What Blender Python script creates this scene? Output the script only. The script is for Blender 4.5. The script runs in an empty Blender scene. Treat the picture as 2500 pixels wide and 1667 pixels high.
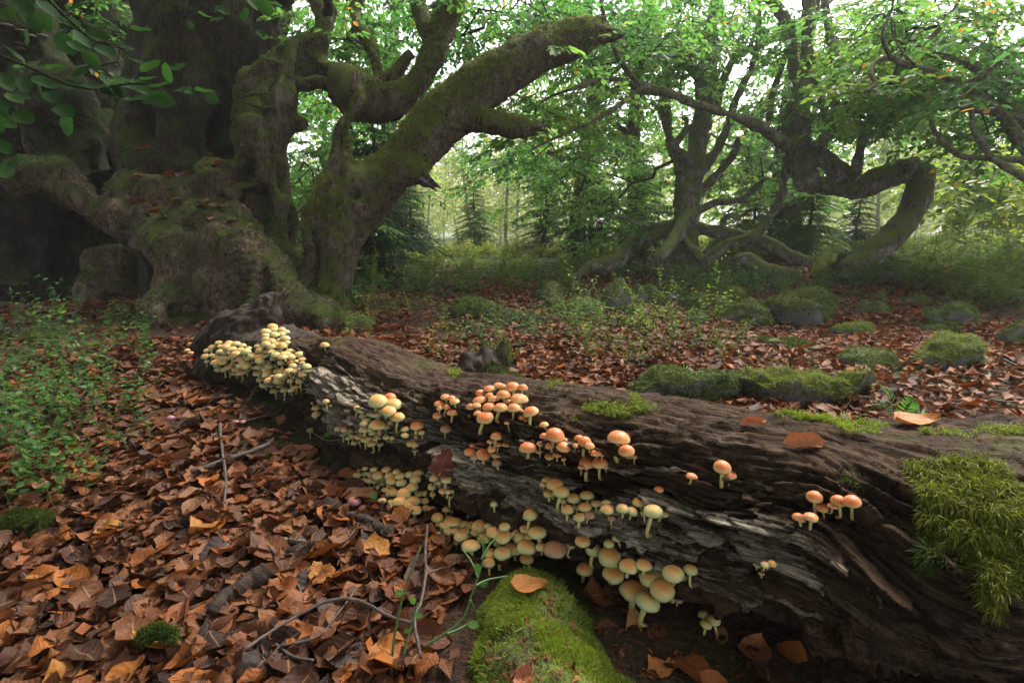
import bpy, math, random
import numpy as np
from mathutils import Vector, Matrix
from mathutils.bvhtree import BVHTree

rng = np.random.default_rng(11)
random.seed(11)
R = math.radians
SC = bpy.context.scene
COL = SC.collection

# ------------------------------------------------------------------ camera, sky, sun, exposure
CAM = np.array((0.0, 0.0, 0.75))
PITCH = R(11.9)
F = 1250.0                                   # focal length in photo pixels (2500 wide, 18 mm lens)
cam_data = bpy.data.cameras.new('camera')
cam_data.lens = 18.0; cam_data.sensor_width = 36.0
cam_data.clip_start = 0.02; cam_data.clip_end = 1500
cam = bpy.data.objects.new('camera', cam_data); COL.objects.link(cam)
cam.location = CAM; cam.rotation_euler = (R(90) - PITCH, 0, 0)
SC.camera = cam

SUN_EL, SUN_AZ = R(52), R(38)                # azimuth measured from +Y towards +X
world = bpy.data.worlds.new('World'); SC.world = world; world.use_nodes = True
wn = world.node_tree.nodes; wl = world.node_tree.links; wn.clear()
w_out = wn.new('ShaderNodeOutputWorld'); w_bg = wn.new('ShaderNodeBackground')
w_sky = wn.new('ShaderNodeTexSky'); w_sky.sky_type = 'NISHITA'; w_sky.sun_disc = False
w_sky.sun_elevation = SUN_EL; w_sky.sun_rotation = SUN_AZ
w_sky.air_density = 1.0; w_sky.dust_density = 4.0; w_sky.ozone_density = 1.0
w_hsv = wn.new('ShaderNodeHueSaturation'); w_hsv.inputs['Saturation'].default_value = 0.25   # overcast: almost white
wl.new(w_sky.outputs[0], w_hsv.inputs['Color']); wl.new(w_hsv.outputs[0], w_bg.inputs[0])
w_bg.inputs[1].default_value = 0.15
wl.new(w_bg.outputs[0], w_out.inputs[0])
sun_data = bpy.data.lights.new('sun', 'SUN'); sun_data.energy = 1.5; sun_data.angle = R(25); sun_data.color = (1.0, 0.95, 0.86)
sun = bpy.data.objects.new('sun', sun_data); COL.objects.link(sun)
sd = Vector((math.sin(SUN_AZ) * math.cos(SUN_EL), math.cos(SUN_AZ) * math.cos(SUN_EL), math.sin(SUN_EL)))
sun.rotation_euler = sd.to_track_quat('Z', 'Y').to_euler()
SC.view_settings.view_transform = 'Standard'; SC.view_settings.look = 'None'
SC.view_settings.gamma = 1.0; SC.view_settings.use_curve_mapping = False
SC.view_settings.exposure = 1.92
SC.render.engine = 'CYCLES'
SC.cycles.use_denoising = True
SC.cycles.max_bounces = 7; SC.cycles.diffuse_bounces = 4; SC.cycles.transmission_bounces = 4
SC.cycles.glossy_bounces = 2; SC.cycles.transparent_max_bounces = 4; SC.cycles.volume_bounces = 1
SC.cycles.sample_clamp_indirect = 4.0

# ------------------------------------------------------------------ numeric helpers
def pdir(u, v):
    x = (np.asarray(u, float) - 1250.0) / F; y = (np.asarray(v, float) - 833.5) / F
    return np.stack([x, math.cos(PITCH) - y * math.sin(PITCH), -math.sin(PITCH) - y * math.cos(PITCH)], -1)
def P(u, v, d): return CAM + pdir(u, v) * np.asarray(d, float)[..., None]

def _h(i, j, k, s):
    n = (i * 374761393 + j * 668265263 + k * 2147483647 + s * 1442695041) & 0xffffffff
    n = ((n ^ (n >> 13)) * 1274126177) & 0xffffffff
    n = ((n ^ (n >> 16)) * 2246822519) & 0xffffffff
    return ((n ^ (n >> 15)) & 0xffff) / 32767.5 - 1.0
def noise(p, s=0):
    p = np.asarray(p, float); i = np.floor(p).astype(np.int64); f = p - i
    f = f * f * f * (f * (f * 6 - 15) + 10)
    x, y, z = i[..., 0], i[..., 1], i[..., 2]; fx, fy, fz = f[..., 0], f[..., 1], f[..., 2]
    def L(a, b, t): return a + (b - a) * t
    return L(L(L(_h(x, y, z, s), _h(x + 1, y, z, s), fx), L(_h(x, y + 1, z, s), _h(x + 1, y + 1, z, s), fx), fy),
             L(L(_h(x, y, z + 1, s), _h(x + 1, y, z + 1, s), fx), L(_h(x, y + 1, z + 1, s), _h(x + 1, y + 1, z + 1, s), fx), fy), fz)
def fbm(p, o=4, s=0, g=0.5):
    a = 1.0; t = 0.0; r = 0.0; p = np.asarray(p, float)
    for k in range(o):
        r = r + a * noise(p * 2.0 ** k + 17.3 * k, s + k); t += a; a *= g
    return r / t
def sstep(a, b, x):
    t = np.clip((np.asarray(x, float) - a) / (b - a), 0, 1); return t * t * (3 - 2 * t)
def v3(x, y, z): return np.stack(np.broadcast_arrays(np.asarray(x, float), np.asarray(y, float), np.asarray(z, float)), -1)
def nrm(a): return a / np.maximum(np.linalg.norm(a, axis=-1, keepdims=True), 1e-9)

def gz(x, y):
    x = np.asarray(x, float); y = np.asarray(y, float)
    amp = 0.25 + 0.75 * sstep(2.2, 5.0, np.hypot(x, y))
    z = 0.10 * amp * noise(v3(x * .45, y * .45, 3.1), 5) + 0.035 * fbm(v3(x * 1.7, y * 1.7, 1.2), 2, 8) * (0.5 + 0.5 * amp)
    z = z + 0.008 * fbm(v3(x * 11, y * 11, 0.4), 2, 9)
    z = z + 0.30 * sstep(1.2, 6.5, x) * sstep(2.0, 9.0, y) + 0.08 * sstep(5, 14, y)
    z = z - 0.07 * sstep(-0.2, -1.2, x) * sstep(2.2, 0.6, y)
    return z
def ground_hit(u, v):
    d = pdir(u, v)
    t = np.linspace(0.4, 30, 3000)
    q = CAM + d * t[:, None]
    b = np.nonzero(q[:, 2] < gz(q[:, 0], q[:, 1]))[0]
    return q[b[0]] if len(b) else q[-1]

# ------------------------------------------------------------------ mesh helpers
def mesh_np(name, V, faces, smooth=True, attrs=None):
    """faces: list of int arrays (n,3) or (n,4)"""
    V = np.asarray(V, np.float32); me = bpy.data.meshes.new(name)
    me.vertices.add(len(V)); me.vertices.foreach_set('co', V.ravel())
    faces = [np.asarray(f, np.int32) for f in faces if len(f)]
    idx = np.concatenate([f.ravel() for f in faces]); cnt = np.concatenate([np.full(len(f), f.shape[1], np.int32) for f in faces])
    me.loops.add(len(idx)); me.loops.foreach_set('vertex_index', idx)
    me.polygons.add(len(cnt)); me.polygons.foreach_set('loop_start', np.concatenate([[0], np.cumsum(cnt)[:-1]]).astype(np.int32))
    if smooth: me.polygons.foreach_set('use_smooth', np.ones(len(cnt), bool))
    me.update(calc_edges=True)
    for k, a in (attrs or {}).items():
        a = np.asarray(a, np.float32)
        if a.ndim == 1:
            at = me.attributes.new(k, 'FLOAT', 'POINT'); at.data.foreach_set('value', a)
        else:
            at = me.attributes.new(k, 'FLOAT_VECTOR', 'POINT'); at.data.foreach_set('vector', a.ravel())
    return me
def link(name, me, mat=None, parent=None, loc=None):
    o = bpy.data.objects.new(name, me); COL.objects.link(o)
    if mat is not None and me is not None and not me.materials: me.materials.append(M[mat] if isinstance(mat, str) else mat)
    if parent is not None: o.parent = parent
    if loc is not None: o.location = [float(c) for c in loc]
    return o
def tag(o, label=None, cat=None, group=None, kind=None):
    if label: o['label'] = label
    if cat: o['category'] = cat
    if group: o['group'] = group
    if kind: o['kind'] = kind
    return o
def thing(name, loc, label, cat, group=None):
    return tag(link(name, None, loc=loc), label, cat, group)
class Acc:
    def __init__(s): s.V = []; s.F3 = []; s.F4 = []; s.A = {}; s.n = 0
    def add(s, V, F4=(), F3=(), **attrs):
        V = np.asarray(V, float)
        if len(F4): s.F4.append(np.asarray(F4, np.int64) + s.n)
        if len(F3): s.F3.append(np.asarray(F3, np.int64) + s.n)
        s.V.append(V); s.n += len(V)
        for k, a in attrs.items(): s.A.setdefault(k, []).append(np.broadcast_to(a, (len(V),) + np.shape(a)[1:]) if np.ndim(a) != 0 else np.full(len(V), a))
    def arrays(s):
        return (np.concatenate(s.V), np.concatenate(s.F4) if s.F4 else np.zeros((0, 4), int), np.concatenate(s.F3) if s.F3 else np.zeros((0, 3), int))
    def mesh(s, name, smooth=True, off=None):
        V, f4, f3 = s.arrays()
        if off is not None: V = V - np.asarray(off)
        return mesh_np(name, V, [f4, f3], smooth, {k: np.concatenate(a) for k, a in s.A.items()})

def catmull(K, n):
    K = np.asarray(K, float); m = len(K)
    if m < 2: return K
    Pp = np.concatenate([[2 * K[0] - K[1]], K, [2 * K[-1] - K[-2]]])
    t = np.linspace(0, m - 1 - 1e-9, n); i = t.astype(int); f = (t - i)[:, None]
    a, b, c, d = Pp[i], Pp[i + 1], Pp[i + 2], Pp[i + 3]
    return 0.5 * (2 * b + (c - a) * f + (2 * a - 5 * b + 4 * c - d) * f ** 2 + (3 * b - a - 3 * c + d) * f ** 3)
def tube(pts, rad, seg=10, cap=True):
    pts = np.asarray(pts, float); n = len(pts)
    T = nrm(np.gradient(pts, axis=0))
    up = np.array((0.31, 0.2, 0.93)) if abs(T[0, 2]) < 0.8 else np.array((1.0, 0.1, 0))
    N = np.zeros_like(T); c = up - T[0] * np.dot(up, T[0]); N[0] = c / np.linalg.norm(c)
    for i in range(1, n):
        c = N[i - 1] - T[i] * np.dot(N[i - 1], T[i]); N[i] = c / max(np.linalg.norm(c), 1e-9)
    B = np.cross(T, N); a = np.linspace(0, 2 * math.pi, seg, endpoint=False)
    V = pts[:, None] + np.asarray(rad)[:, None, None] * (np.cos(a)[None, :, None] * N[:, None] + np.sin(a)[None, :, None] * B[:, None])
    V = V.reshape(-1, 3)
    i = np.arange(n - 1)[:, None] * seg; j = np.arange(seg)[None]; k = (j + 1) % seg
    f4 = np.stack([i + j, i + k, i + seg + k, i + seg + j], -1).reshape(-1, 4)
    f3 = np.zeros((0, 3), int)
    if cap:
        V = np.concatenate([V, pts[:1], pts[-1:]])
        q = np.arange(seg); r = (q + 1) % seg; e = (n - 1) * seg
        f3 = np.concatenate([np.stack([r, q, np.full(seg, n * seg)], -1), np.stack([e + q, e + r, np.full(seg, n * seg + 1)], -1)])
    return V, f4, f3
def limb_px(keys, n=None):
    """keys: (u, v, width_px, depth) -> smooth centre line in metres and radii"""
    K = np.array(keys, float); pts = P(K[:, 0], K[:, 1], K[:, 3]); rad = K[:, 2] * .5 * K[:, 3] / F
    c = catmull(np.concatenate([pts, rad[:, None]], 1), n or (len(K) - 1) * 7 + 1)
    return c[:, :3], np.maximum(c[:, 3], 0.003)
def remesh(V, f4, f3, voxel, smooth_it=3):
    me = mesh_np('tmp', V, [f4, f3]); o = bpy.data.objects.new('tmp', me); COL.objects.link(o)
    m = o.modifiers.new('r', 'REMESH'); m.mode = 'VOXEL'; m.voxel_size = voxel
    dg = bpy.context.evaluated_depsgraph_get(); e = bpy.data.meshes.new_from_object(o.evaluated_get(dg))
    V = np.zeros(len(e.vertices) * 3, np.float32); e.vertices.foreach_get('co', V); V = V.reshape(-1, 3).astype(float)
    q = np.zeros(len(e.loops), np.int32); e.loops.foreach_get('vertex_index', q); f4 = q.reshape(-1, 4)
    bpy.data.objects.remove(o); bpy.data.meshes.remove(me); bpy.data.meshes.remove(e)
    E = np.concatenate([f4[:, [0, 1]], f4[:, [1, 2]], f4[:, [2, 3]], f4[:, [3, 0]]])
    for _ in range(smooth_it):
        s = np.zeros_like(V); c = np.zeros(len(V))
        for k in range(3): s[:, k] = np.bincount(E[:, 0], V[E[:, 1], k], len(V)) + np.bincount(E[:, 1], V[E[:, 0], k], len(V))
        c = np.bincount(E[:, 0], minlength=len(V)) + np.bincount(E[:, 1], minlength=len(V))
        V = V * .4 + .6 * s / np.maximum(c, 1)[:, None]
    return V, f4
def vnormals(V, f4):
    fn = np.cross(V[f4[:, 2]] - V[f4[:, 0]], V[f4[:, 3]] - V[f4[:, 1]]); N = np.zeros_like(V)
    for k in range(4):
        for c in range(3): N[:, c] += np.bincount(f4[:, k], fn[:, c], len(V))
    return nrm(N)
def sample_quads(V, f4, n, wfun=None):
    T = np.concatenate([f4[:, [0, 1, 2]], f4[:, [0, 2, 3]]]); a, b, c = V[T[:, 0]], V[T[:, 1]], V[T[:, 2]]
    cr = np.cross(b - a, c - a); ar = np.linalg.norm(cr, axis=1); w = ar.copy()
    if wfun is not None: w = w * wfun((a + b + c) / 3, cr / np.maximum(ar, 1e-12)[:, None])
    i = rng.choice(len(T), n, p=w / w.sum()); r1 = np.sqrt(rng.random(n))[:, None]; r2 = rng.random(n)[:, None]
    return a[i] * (1 - r1) + b[i] * r1 * (1 - r2) + c[i] * r1 * r2, nrm(cr[i])
def rot_from(X, Zh):
    """rotation matrices (n,3,3), columns x=X, z close to Zh"""
    X = nrm(X); Y = nrm(np.cross(Zh, X)); Z = np.cross(X, Y); return np.stack([X, Y, Z], -1)
def rand_rot(n, tilt=0.3):
    a = rng.random(n) * 2 * math.pi; X = v3(np.cos(a), np.sin(a), rng.normal(0, tilt, n)); Z = v3(rng.normal(0, tilt, n), rng.normal(0, tilt, n), np.ones(n))
    return rot_from(X, nrm(Z))
def instance(T, f, Rm, pos, scale):
    """copies of template verts T (m,3)/faces f, by rotation, position and scale, as one array"""
    n, m = len(pos), len(T)
    V = np.einsum('nij,mj->nmi', Rm, T) * np.asarray(scale).reshape(n, 1, 1) + pos[:, None]
    return V.reshape(-1, 3), (f[None] + (np.arange(n) * m)[:, None, None]).reshape(-1, f.shape[1])
def blades(pts, nor, length, width, lean=0.6, down=0.0, rnd=0.5):
    """tiny bent moss or grass blades rooted at pts"""
    n = len(pts); d = nrm(nor + rng.normal(0, lean, (n, 3)) + np.array((0, 0, -down)))
    side = nrm(np.cross(d, rng.normal(0, 1, (n, 3)))); L = (length * (1 - rnd + 2 * rnd * rng.random(n)))[:, None]; w = width * .5
    bend = rng.normal(0, .35, (n, 3)) + np.array((0, 0, -0.25 - down))
    mid = pts + d * L * .55; tip = mid + nrm(d + bend * .7) * L * .5
    V = np.stack([pts - side * w * .7, pts + side * w * .7, mid + side * w, mid - side * w, tip], 1).reshape(-1, 3)
    b = np.arange(n)[:, None] * 5
    return V, b + np.array([[0, 1, 2, 3]]), b + np.array([[3, 2, 4]]), np.repeat(rng.random(n), 5), np.tile([0, 0, .6, .6, 1.0], n)

# ------------------------------------------------------------------ materials
M = {}
class NT:
    def __init__(s, name):
        m = bpy.data.materials.new(name); m.use_nodes = True; s.m = m; s.n = m.node_tree.nodes; s.l = m.node_tree.links
        s.n.clear(); s.out = s.n.new('ShaderNodeOutputMaterial'); M[name] = m
    def node(s, t, **kw):
        x = s.n.new('ShaderNode' + t)
        for k, v in kw.items(): setattr(x, k, v)
        return x
    def put(s, sock, v):
        if v is None: return
        if hasattr(v, 'is_output'): s.l.new(v, sock)
        else:
            if sock.type == 'RGBA' and len(v) == 3: v = (*v, 1)
            sock.default_value = v
    def noise(s, vec, scale, detail=3, rough=.55, out=0, dist=0):
        x = s.node('TexNoise'); s.put(x.inputs['Vector'], vec); x.inputs['Scale'].default_value = scale
        x.inputs['Detail'].default_value = detail; x.inputs['Roughness'].default_value = rough; x.inputs['Distortion'].default_value = dist; return x.outputs[out]
    def ramp(s, fac, stops):
        x = s.node('ValToRGB'); s.put(x.inputs[0], fac); e = x.color_ramp.elements
        while len(e) < len(stops): e.new(0.5)
        for i, (p, c) in enumerate(stops):
            e[i].position = p; e[i].color = (*c, 1) if not np.isscalar(c) else (c, c, c, 1)
        return x.outputs[0]
    def mix(s, fac, a, b, bt='MIX'):
        x = s.node('Mix', data_type='RGBA', blend_type=bt); s.put(x.inputs[0], fac); s.put(x.inputs[6], a); s.put(x.inputs[7], b); return x.outputs[2]
    def math(s, op, a, b=None, c=None, clamp=False):
        x = s.node('Math', operation=op, use_clamp=clamp); s.put(x.inputs[0], a); s.put(x.inputs[1], b); s.put(x.inputs[2], c); return x.outputs[0]
    def attr(s, name, out='Fac'):
        x = s.node('Attribute', attribute_name=name); return x.outputs[out]
    def mapping(s, vec, scale):
        x = s.node('Mapping'); s.put(x.inputs[0], vec); x.inputs['Scale'].default_value = scale; return x.outputs[0]
    def geo(s, o): return s.node('NewGeometry').outputs[o]
    def obj(s): return s.node('TexCoord').outputs['Object']
    def bump(s, h, strength=.5, dist=.01, nrm_in=None):
        x = s.node('Bump'); s.put(x.inputs['Height'], h); x.inputs['Strength'].default_value = strength; x.inputs['Distance'].default_value = dist
        if nrm_in is not None: s.l.new(nrm_in, x.inputs['Normal'])
        return x.outputs[0]
    def principled(s, col, rough=.8, bump=None, spec=.3, **kw):
        x = s.node('BsdfPrincipled'); s.put(x.inputs['Base Color'], col); s.put(x.inputs['Roughness'], rough); x.inputs['Specular IOR Level'].default_value = spec
        if bump is not None: s.l.new(bump, x.inputs['Normal'])
        for k, v in kw.items(): s.put(x.inputs[k.replace('_', ' ')], v)
        s.l.new(x.outputs[0], s.out.inputs[0]); return x
    def leafy(s, col, trans, fac=.45, rough=.5, spec=.12, bump=None):
        x = s.node('BsdfPrincipled'); s.put(x.inputs['Base Color'], col); s.put(x.inputs['Roughness'], rough); x.inputs['Specular IOR Level'].default_value = spec
        t = s.node('BsdfTranslucent'); s.put(t.inputs[0], trans); mx = s.node('MixShader'); mx.inputs[0].default_value = fac
        if bump is not None: s.l.new(bump, x.inputs['Normal'])
        s.l.new(x.outputs[0], mx.inputs[1]); s.l.new(t.outputs[0], mx.inputs[2]); s.l.new(mx.outputs[0], s.out.inputs[0])

def mat_bark(name, dark, mid, moss, moss_amt=.5, scale=1.0, pale=None):
    t = NT(name); pos = t.obj()
    n1 = t.noise(pos, 3.2 * scale, 6, .65); n2 = t.noise(t.mapping(pos, (1, 1, .4)), 17 * scale, 9, .78, dist=.4); n3 = t.noise(pos, 70 * scale, 5, .75)
    base = t.mix(t.ramp(n2, [(.40, 0.0), (.60, 1.0)]), dark, mid)
    if pale: base = t.mix(t.ramp(t.noise(pos, 5.0 * scale, 9, .8), [(.52, 0.0), (.60, 1.0)]), base, pale)
    base = t.mix(t.ramp(n3, [(.40, .75), (.52, 0.0)]), base, tuple(c * .45 for c in dark))
    sep = t.node('SeparateXYZ'); t.l.new(t.geo('Normal'), sep.inputs[0])
    up = t.math('MULTIPLY_ADD', sep.outputs[2], .36, moss_amt - .5)
    mk = t.math('ADD', up, t.math('MULTIPLY_ADD', n1, 1.5, -.25)); mk = t.math('ADD', mk, t.math('MULTIPLY_ADD', n3, 1.1, -.55)); mk = t.math('ADD', mk, t.math('MULTIPLY_ADD', n2, .7, -.35))
    mk = t.ramp(mk, [(.50, 0.0), (.64, 1.0)])
    mc = t.mix(t.noise(pos, 30 * scale, 5, .7), tuple(c * .35 for c in moss), moss); mc = t.mix(t.ramp(t.noise(pos, 140 * scale, 2), [(.35, 0.0), (.7, 1.0)]), mc, tuple(min(1, c * 1.7) for c in moss))
    h = t.math('ADD', t.math('MULTIPLY', n2, .7), t.math('MULTIPLY', n3, .35)); h = t.math('ADD', h, t.math('MULTIPLY', mk, t.math('MULTIPLY', t.noise(pos, 110 * scale, 3), .8)))
    t.principled(t.mix(mk, base, mc), .85, t.bump(h, 1.0, .06 / scale), .15)
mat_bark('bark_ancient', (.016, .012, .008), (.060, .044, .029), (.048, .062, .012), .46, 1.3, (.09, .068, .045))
mat_bark('bark_beech', (.08, .066, .048), (.29, .26, .205), (.15, .175, .05), .48, 1.3, (.40, .38, .34))
mat_bark('bark_limb', (.028, .022, .015), (.085, .068, .048), (.050, .070, .014), .40, 1.6)
mat_bark('bark_bare_lit', (.024, .016, .010), (.21, .15, .096), (.080, .10, .020), .33, 1.5, (.28, .21, .14))  # barer brown bark, its colour also lightened where light falls on the buttress
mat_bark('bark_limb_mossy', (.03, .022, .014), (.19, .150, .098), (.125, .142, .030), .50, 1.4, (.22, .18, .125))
mat_bark('bark_dead', (.05, .03, .02), (.14, .095, .07), (.05, .06, .015), .15, 1.5, (.2, .17, .15))

def mat_leaf(name, stops, tr, fac=.5, rough=.42, attr='tint'):
    t = NT(name); a = t.attr(attr); c = t.ramp(a, stops)
    tc = t.mix(1.0, c, tr, 'MULTIPLY')
    t.leafy(c, tc, fac, rough)
mat_leaf('leaf_beech', [(0, (.028, .078, .022)), (.45, (.050, .118, .028)), (.85, (.092, .155, .032)), (.97, (.14, .17, .035)), (1, (.24, .11, .025))], (2.5, 2.7, 1.9), .55)
mat_leaf('leaf_dark', [(0, (.012, .034, .010)), (.6, (.024, .062, .014)), (1, (.05, .095, .02))], (2.0, 2.2, 1.6), .35, .7)
mat_leaf('leaf_lime', [(0, (.07, .12, .015)), (.5, (.13, .19, .022)), (1, (.22, .21, .03))], (2.6, 2.6, 1.5), .5)
mat_leaf('leaf_birch', [(0, (.12, .17, .055)), (.5, (.20, .25, .085)), (1, (.30, .30, .10))], (1.9, 1.9, 1.5), .5, .7)
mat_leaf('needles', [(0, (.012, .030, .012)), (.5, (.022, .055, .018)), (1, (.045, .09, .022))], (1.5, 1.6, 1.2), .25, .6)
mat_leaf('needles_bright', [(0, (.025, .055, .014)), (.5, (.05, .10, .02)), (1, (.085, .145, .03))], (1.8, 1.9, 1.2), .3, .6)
mat_leaf('leaf_bilberry', [(0, (.022, .065, .014)), (.5, (.045, .11, .022)), (.85, (.085, .16, .03)), (1, (.16, .17, .03))], (1.9, 2.0, 1.3), .35, .4)
mat_leaf('leaf_heath', [(0, (.05, .085, .016)), (.5, (.11, .15, .028)), (.8, (.17, .19, .04)), (1, (.20, .15, .045))], (2.4, 2.5, 1.5), .45, .7)
mat_leaf('leaf_under', [(0, (.035, .075, .014)), (.5, (.075, .125, .022)), (.8, (.12, .15, .03)), (1, (.17, .12, .035))], (2.4, 2.5, 1.5), .45, .6)

def mat_moss(name, stops):
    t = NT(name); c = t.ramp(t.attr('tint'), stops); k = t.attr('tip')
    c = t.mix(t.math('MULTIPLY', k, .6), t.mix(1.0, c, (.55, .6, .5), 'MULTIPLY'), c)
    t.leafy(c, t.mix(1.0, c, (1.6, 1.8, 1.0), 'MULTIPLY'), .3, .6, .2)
mat_moss('moss_bright', [(0, (.06, .045, .015)), (.12, (.09, .10, .016)), (.4, (.18, .23, .028)), (.75, (.27, .32, .04)), (1, (.36, .38, .08))])
mat_moss('moss_deep', [(0, (.025, .038, .007)), (.5, (.06, .085, .012)), (1, (.11, .14, .02))])
mat_moss('moss_gold', [(0, (.07, .075, .010)), (.5, (.17, .18, .020)), (1, (.30, .30, .045))])
mat_moss('moss_lime', [(0, (.14, .17, .02)), (.5, (.24, .30, .035)), (1, (.36, .40, .06))])

t = NT('soil'); pos = t.geo('Position')
n = t.noise(pos, 5, 6, .7); n2 = t.noise(pos, 60, 4, .7)
c = t.ramp(n2, [(.25, (.012, .008, .006)), (.5, (.045, .026, .017)), (.75, (.10, .052, .030))])
g = t.ramp(t.noise(pos, 1.6, 5, .6), [(.50, 0.0), (.60, 1.0)])
c = t.mix(t.math('MULTIPLY', g, .75), c, t.mix(t.noise(pos, 45, 4, .7), (.012, .022, .006), (.06, .08, .016)))
sep = t.node('SeparateXYZ'); t.l.new(pos, sep.inputs[0])
far = t.node('MapRange'); far.inputs[1].default_value = 7; far.inputs[2].default_value = 13; t.l.new(sep.outputs[1], far.inputs[0])
c = t.mix(t.math('MULTIPLY', far.outputs[0], .85), c, t.mix(t.noise(pos, 3, 6, .7), (.025, .045, .012), (.08, .10, .025)))
t.principled(c, .95, t.bump(n2, 1.0, .02), .1)

t = NT('litter'); a = t.attr('tint'); luv = t.attr('luv', 'Vector')
LSTOPS = [(0, (.018, .008, .004)), (.2, (.058, .020, .007)), (.42, (.115, .036, .010)), (.62, (.165, .070, .028)), (.80, (.20, .054, .010)), (.94, (.29, .092, .014)), (1, (.29, .125, .020))]
def leaf_detail(t, c, luv):
    s = t.node('SeparateXYZ'); t.l.new(luv, s.inputs[0]); v = t.math('ABSOLUTE', s.outputs[1])
    w = t.math('SINE', t.math('MULTIPLY', t.math('SUBTRACT', s.outputs[0], t.math('MULTIPLY', v, .55)), 48.0))
    mid = t.ramp(v, [(0.0, 1.0), (.035, 0.0)])
    n = t.noise(t.geo('Position'), 120, 4, .65)
    c = t.mix(t.ramp(n, [(.35, .5), (.65, 0.0)]), c, t.mix(1.0, c, (.5, .42, .36), 'MULTIPLY'))
    c = t.mix(t.math('MULTIPLY', mid, .4), c, (.35, .20, .10))
    h = t.math('ADD', t.math('MULTIPLY', w, .10), t.math('ADD', t.math('MULTIPLY', mid, .6), t.math('MULTIPLY', n, .8)))
    return c, t.bump(h, .55, .004)
c, b = leaf_detail(t, t.ramp(a, LSTOPS), luv); t.leafy(c, t.mix(1.0, c, (1.3, 1.0, .8), 'MULTIPLY'), .12, .60, .20, b)
t = NT('litter_single'); oi = t.node('ObjectInfo'); luv = t.attr('luv', 'Vector')
c, b = leaf_detail(t, t.ramp(oi.outputs['Random'], LSTOPS), luv); t.leafy(c, t.mix(1.0, c, (1.3, 1.0, .8), 'MULTIPLY'), .12, .58, .22, b)
t = NT('litter_named'); oi = t.node('ObjectInfo'); luv = t.attr('luv', 'Vector')
c, b = leaf_detail(t, oi.outputs['Color'], luv); t.leafy(c, t.mix(1.0, c, (1.3, 1.0, .8), 'MULTIPLY'), .12, .58, .22, b)

t = NT('log_wood'); gr = t.attr('grain', 'Vector'); pale = t.attr('pale'); pos = t.obj()
gm = t.mapping(gr, (6, 150, 60)); gm2 = t.mapping(gr, (16, 460, 120))
n1 = t.noise(gm, 1.0, 8, .74, dist=.5); n2 = t.noise(gm2, 1.0, 4, .65); n3 = t.noise(pos, 6, 5, .65); n4 = t.noise(pos, 150, 3, .7)
c = t.ramp(n1, [(.36, (.007, .004, .002)), (.45, (.032, .018, .008)), (.53, (.085, .049, .023)), (.64, (.19, .122, .062))])
c = t.mix(t.ramp(n3, [(.42, 0.0), (.62, .75)]), c, t.mix(n1, (.03, .014, .008), (.13, .068, .042)))
pc = t.ramp(n1, [(.36, (.05, .036, .022)), (.47, (.24, .19, .13)), (.62, (.52, .46, .36))])
pm = t.ramp(t.math('ADD', pale, t.math('MULTIPLY_ADD', n1, .9, -.45)), [(.42, 0.0), (.66, 1.0)])
c = t.mix(pm, c, pc); c = t.mix(1.0, c, t.ramp(t.attr('cell'), [(0.0, (.55, .52, .50)), (.5, (1, 1, 1)), (1.0, (1.5, 1.45, 1.35))]), 'MULTIPLY')
cr = t.ramp(t.noise(t.mapping(gr, (9, 210, 30)), 1.0, 5, .7, dist=.6), [(.36, 1.0), (.44, 0.0)]); c = t.mix(t.math('MULTIPLY', cr, .85), c, (.006, .004, .003))
fl = t.ramp(t.noise(t.mapping(gr, (38, 330, 60)), 1.0, 4, .75, dist=1.2), [(.56, 0.0), (.64, 1.0)]); c = t.mix(t.math('MULTIPLY', fl, .55), c, t.mix(n3, (.16, .085, .05), (.30, .24, .17)))
c = t.mix(t.ramp(n2, [(.3, .7), (.52, 0.0)]), c, t.mix(1.0, c, (.3, .28, .26), 'MULTIPLY'))
sep = t.node('SeparateXYZ'); t.l.new(t.geo('Normal'), sep.inputs[0])
mk = t.math('ADD', t.math('MULTIPLY', sep.outputs[2], .22), t.noise(pos, 4.5, 6, .7)); mk = t.ramp(mk, [(.78, 0.0), (.88, .7)])
c = t.mix(mk, c, t.mix(n4, (.04, .05, .01), (.13, .15, .03)))
h = t.math('ADD', t.math('ADD', t.math('MULTIPLY', fl, .3), t.math('SUBTRACT', n1, t.math('MULTIPLY', cr, .6))), t.math('ADD', t.math('MULTIPLY', n2, .5), t.math('MULTIPLY', n4, .25)))
t.principled(c, t.ramp(n3, [(.3, .75), (.7, .95)]), t.bump(h, 1.0, .020), .18)

t = NT('rotten_wood'); pos = t.obj(); n1 = t.noise(t.mapping(pos, (1, 1, .3)), 40, 6, .7)
t.principled(t.ramp(n1, [(.3, (.008, .005, .004)), (.55, (.04, .025, .016)), (.8, (.12, .08, .055))]), .8, t.bump(n1, 1.0, .02), .25)
t = NT('pale_wood'); pos = t.obj(); n1 = t.noise(t.mapping(pos, (.35, .35, 1.6)), 130, 7, .78)
t.principled(t.ramp(n1, [(.36, (.02, .013, .008)), (.47, (.12, .088, .056)), (.62, (.34, .28, .21))]), .85, t.bump(n1, 1.0, .012), .15)
t = NT('twig'); pos = t.obj(); n1 = t.noise(pos, 60, 4, .7)
t.principled(t.ramp(n1, [(.3, (.018, .012, .010)), (.6, (.07, .048, .036)), (.8, (.16, .12, .095))]), .6, t.bump(n1, .6, .004), .35)
t = NT('stalk_green'); t.principled((.035, .085, .018), .5)
t = NT('stalk_brown'); t.principled((.035, .026, .014), .7)

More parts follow.
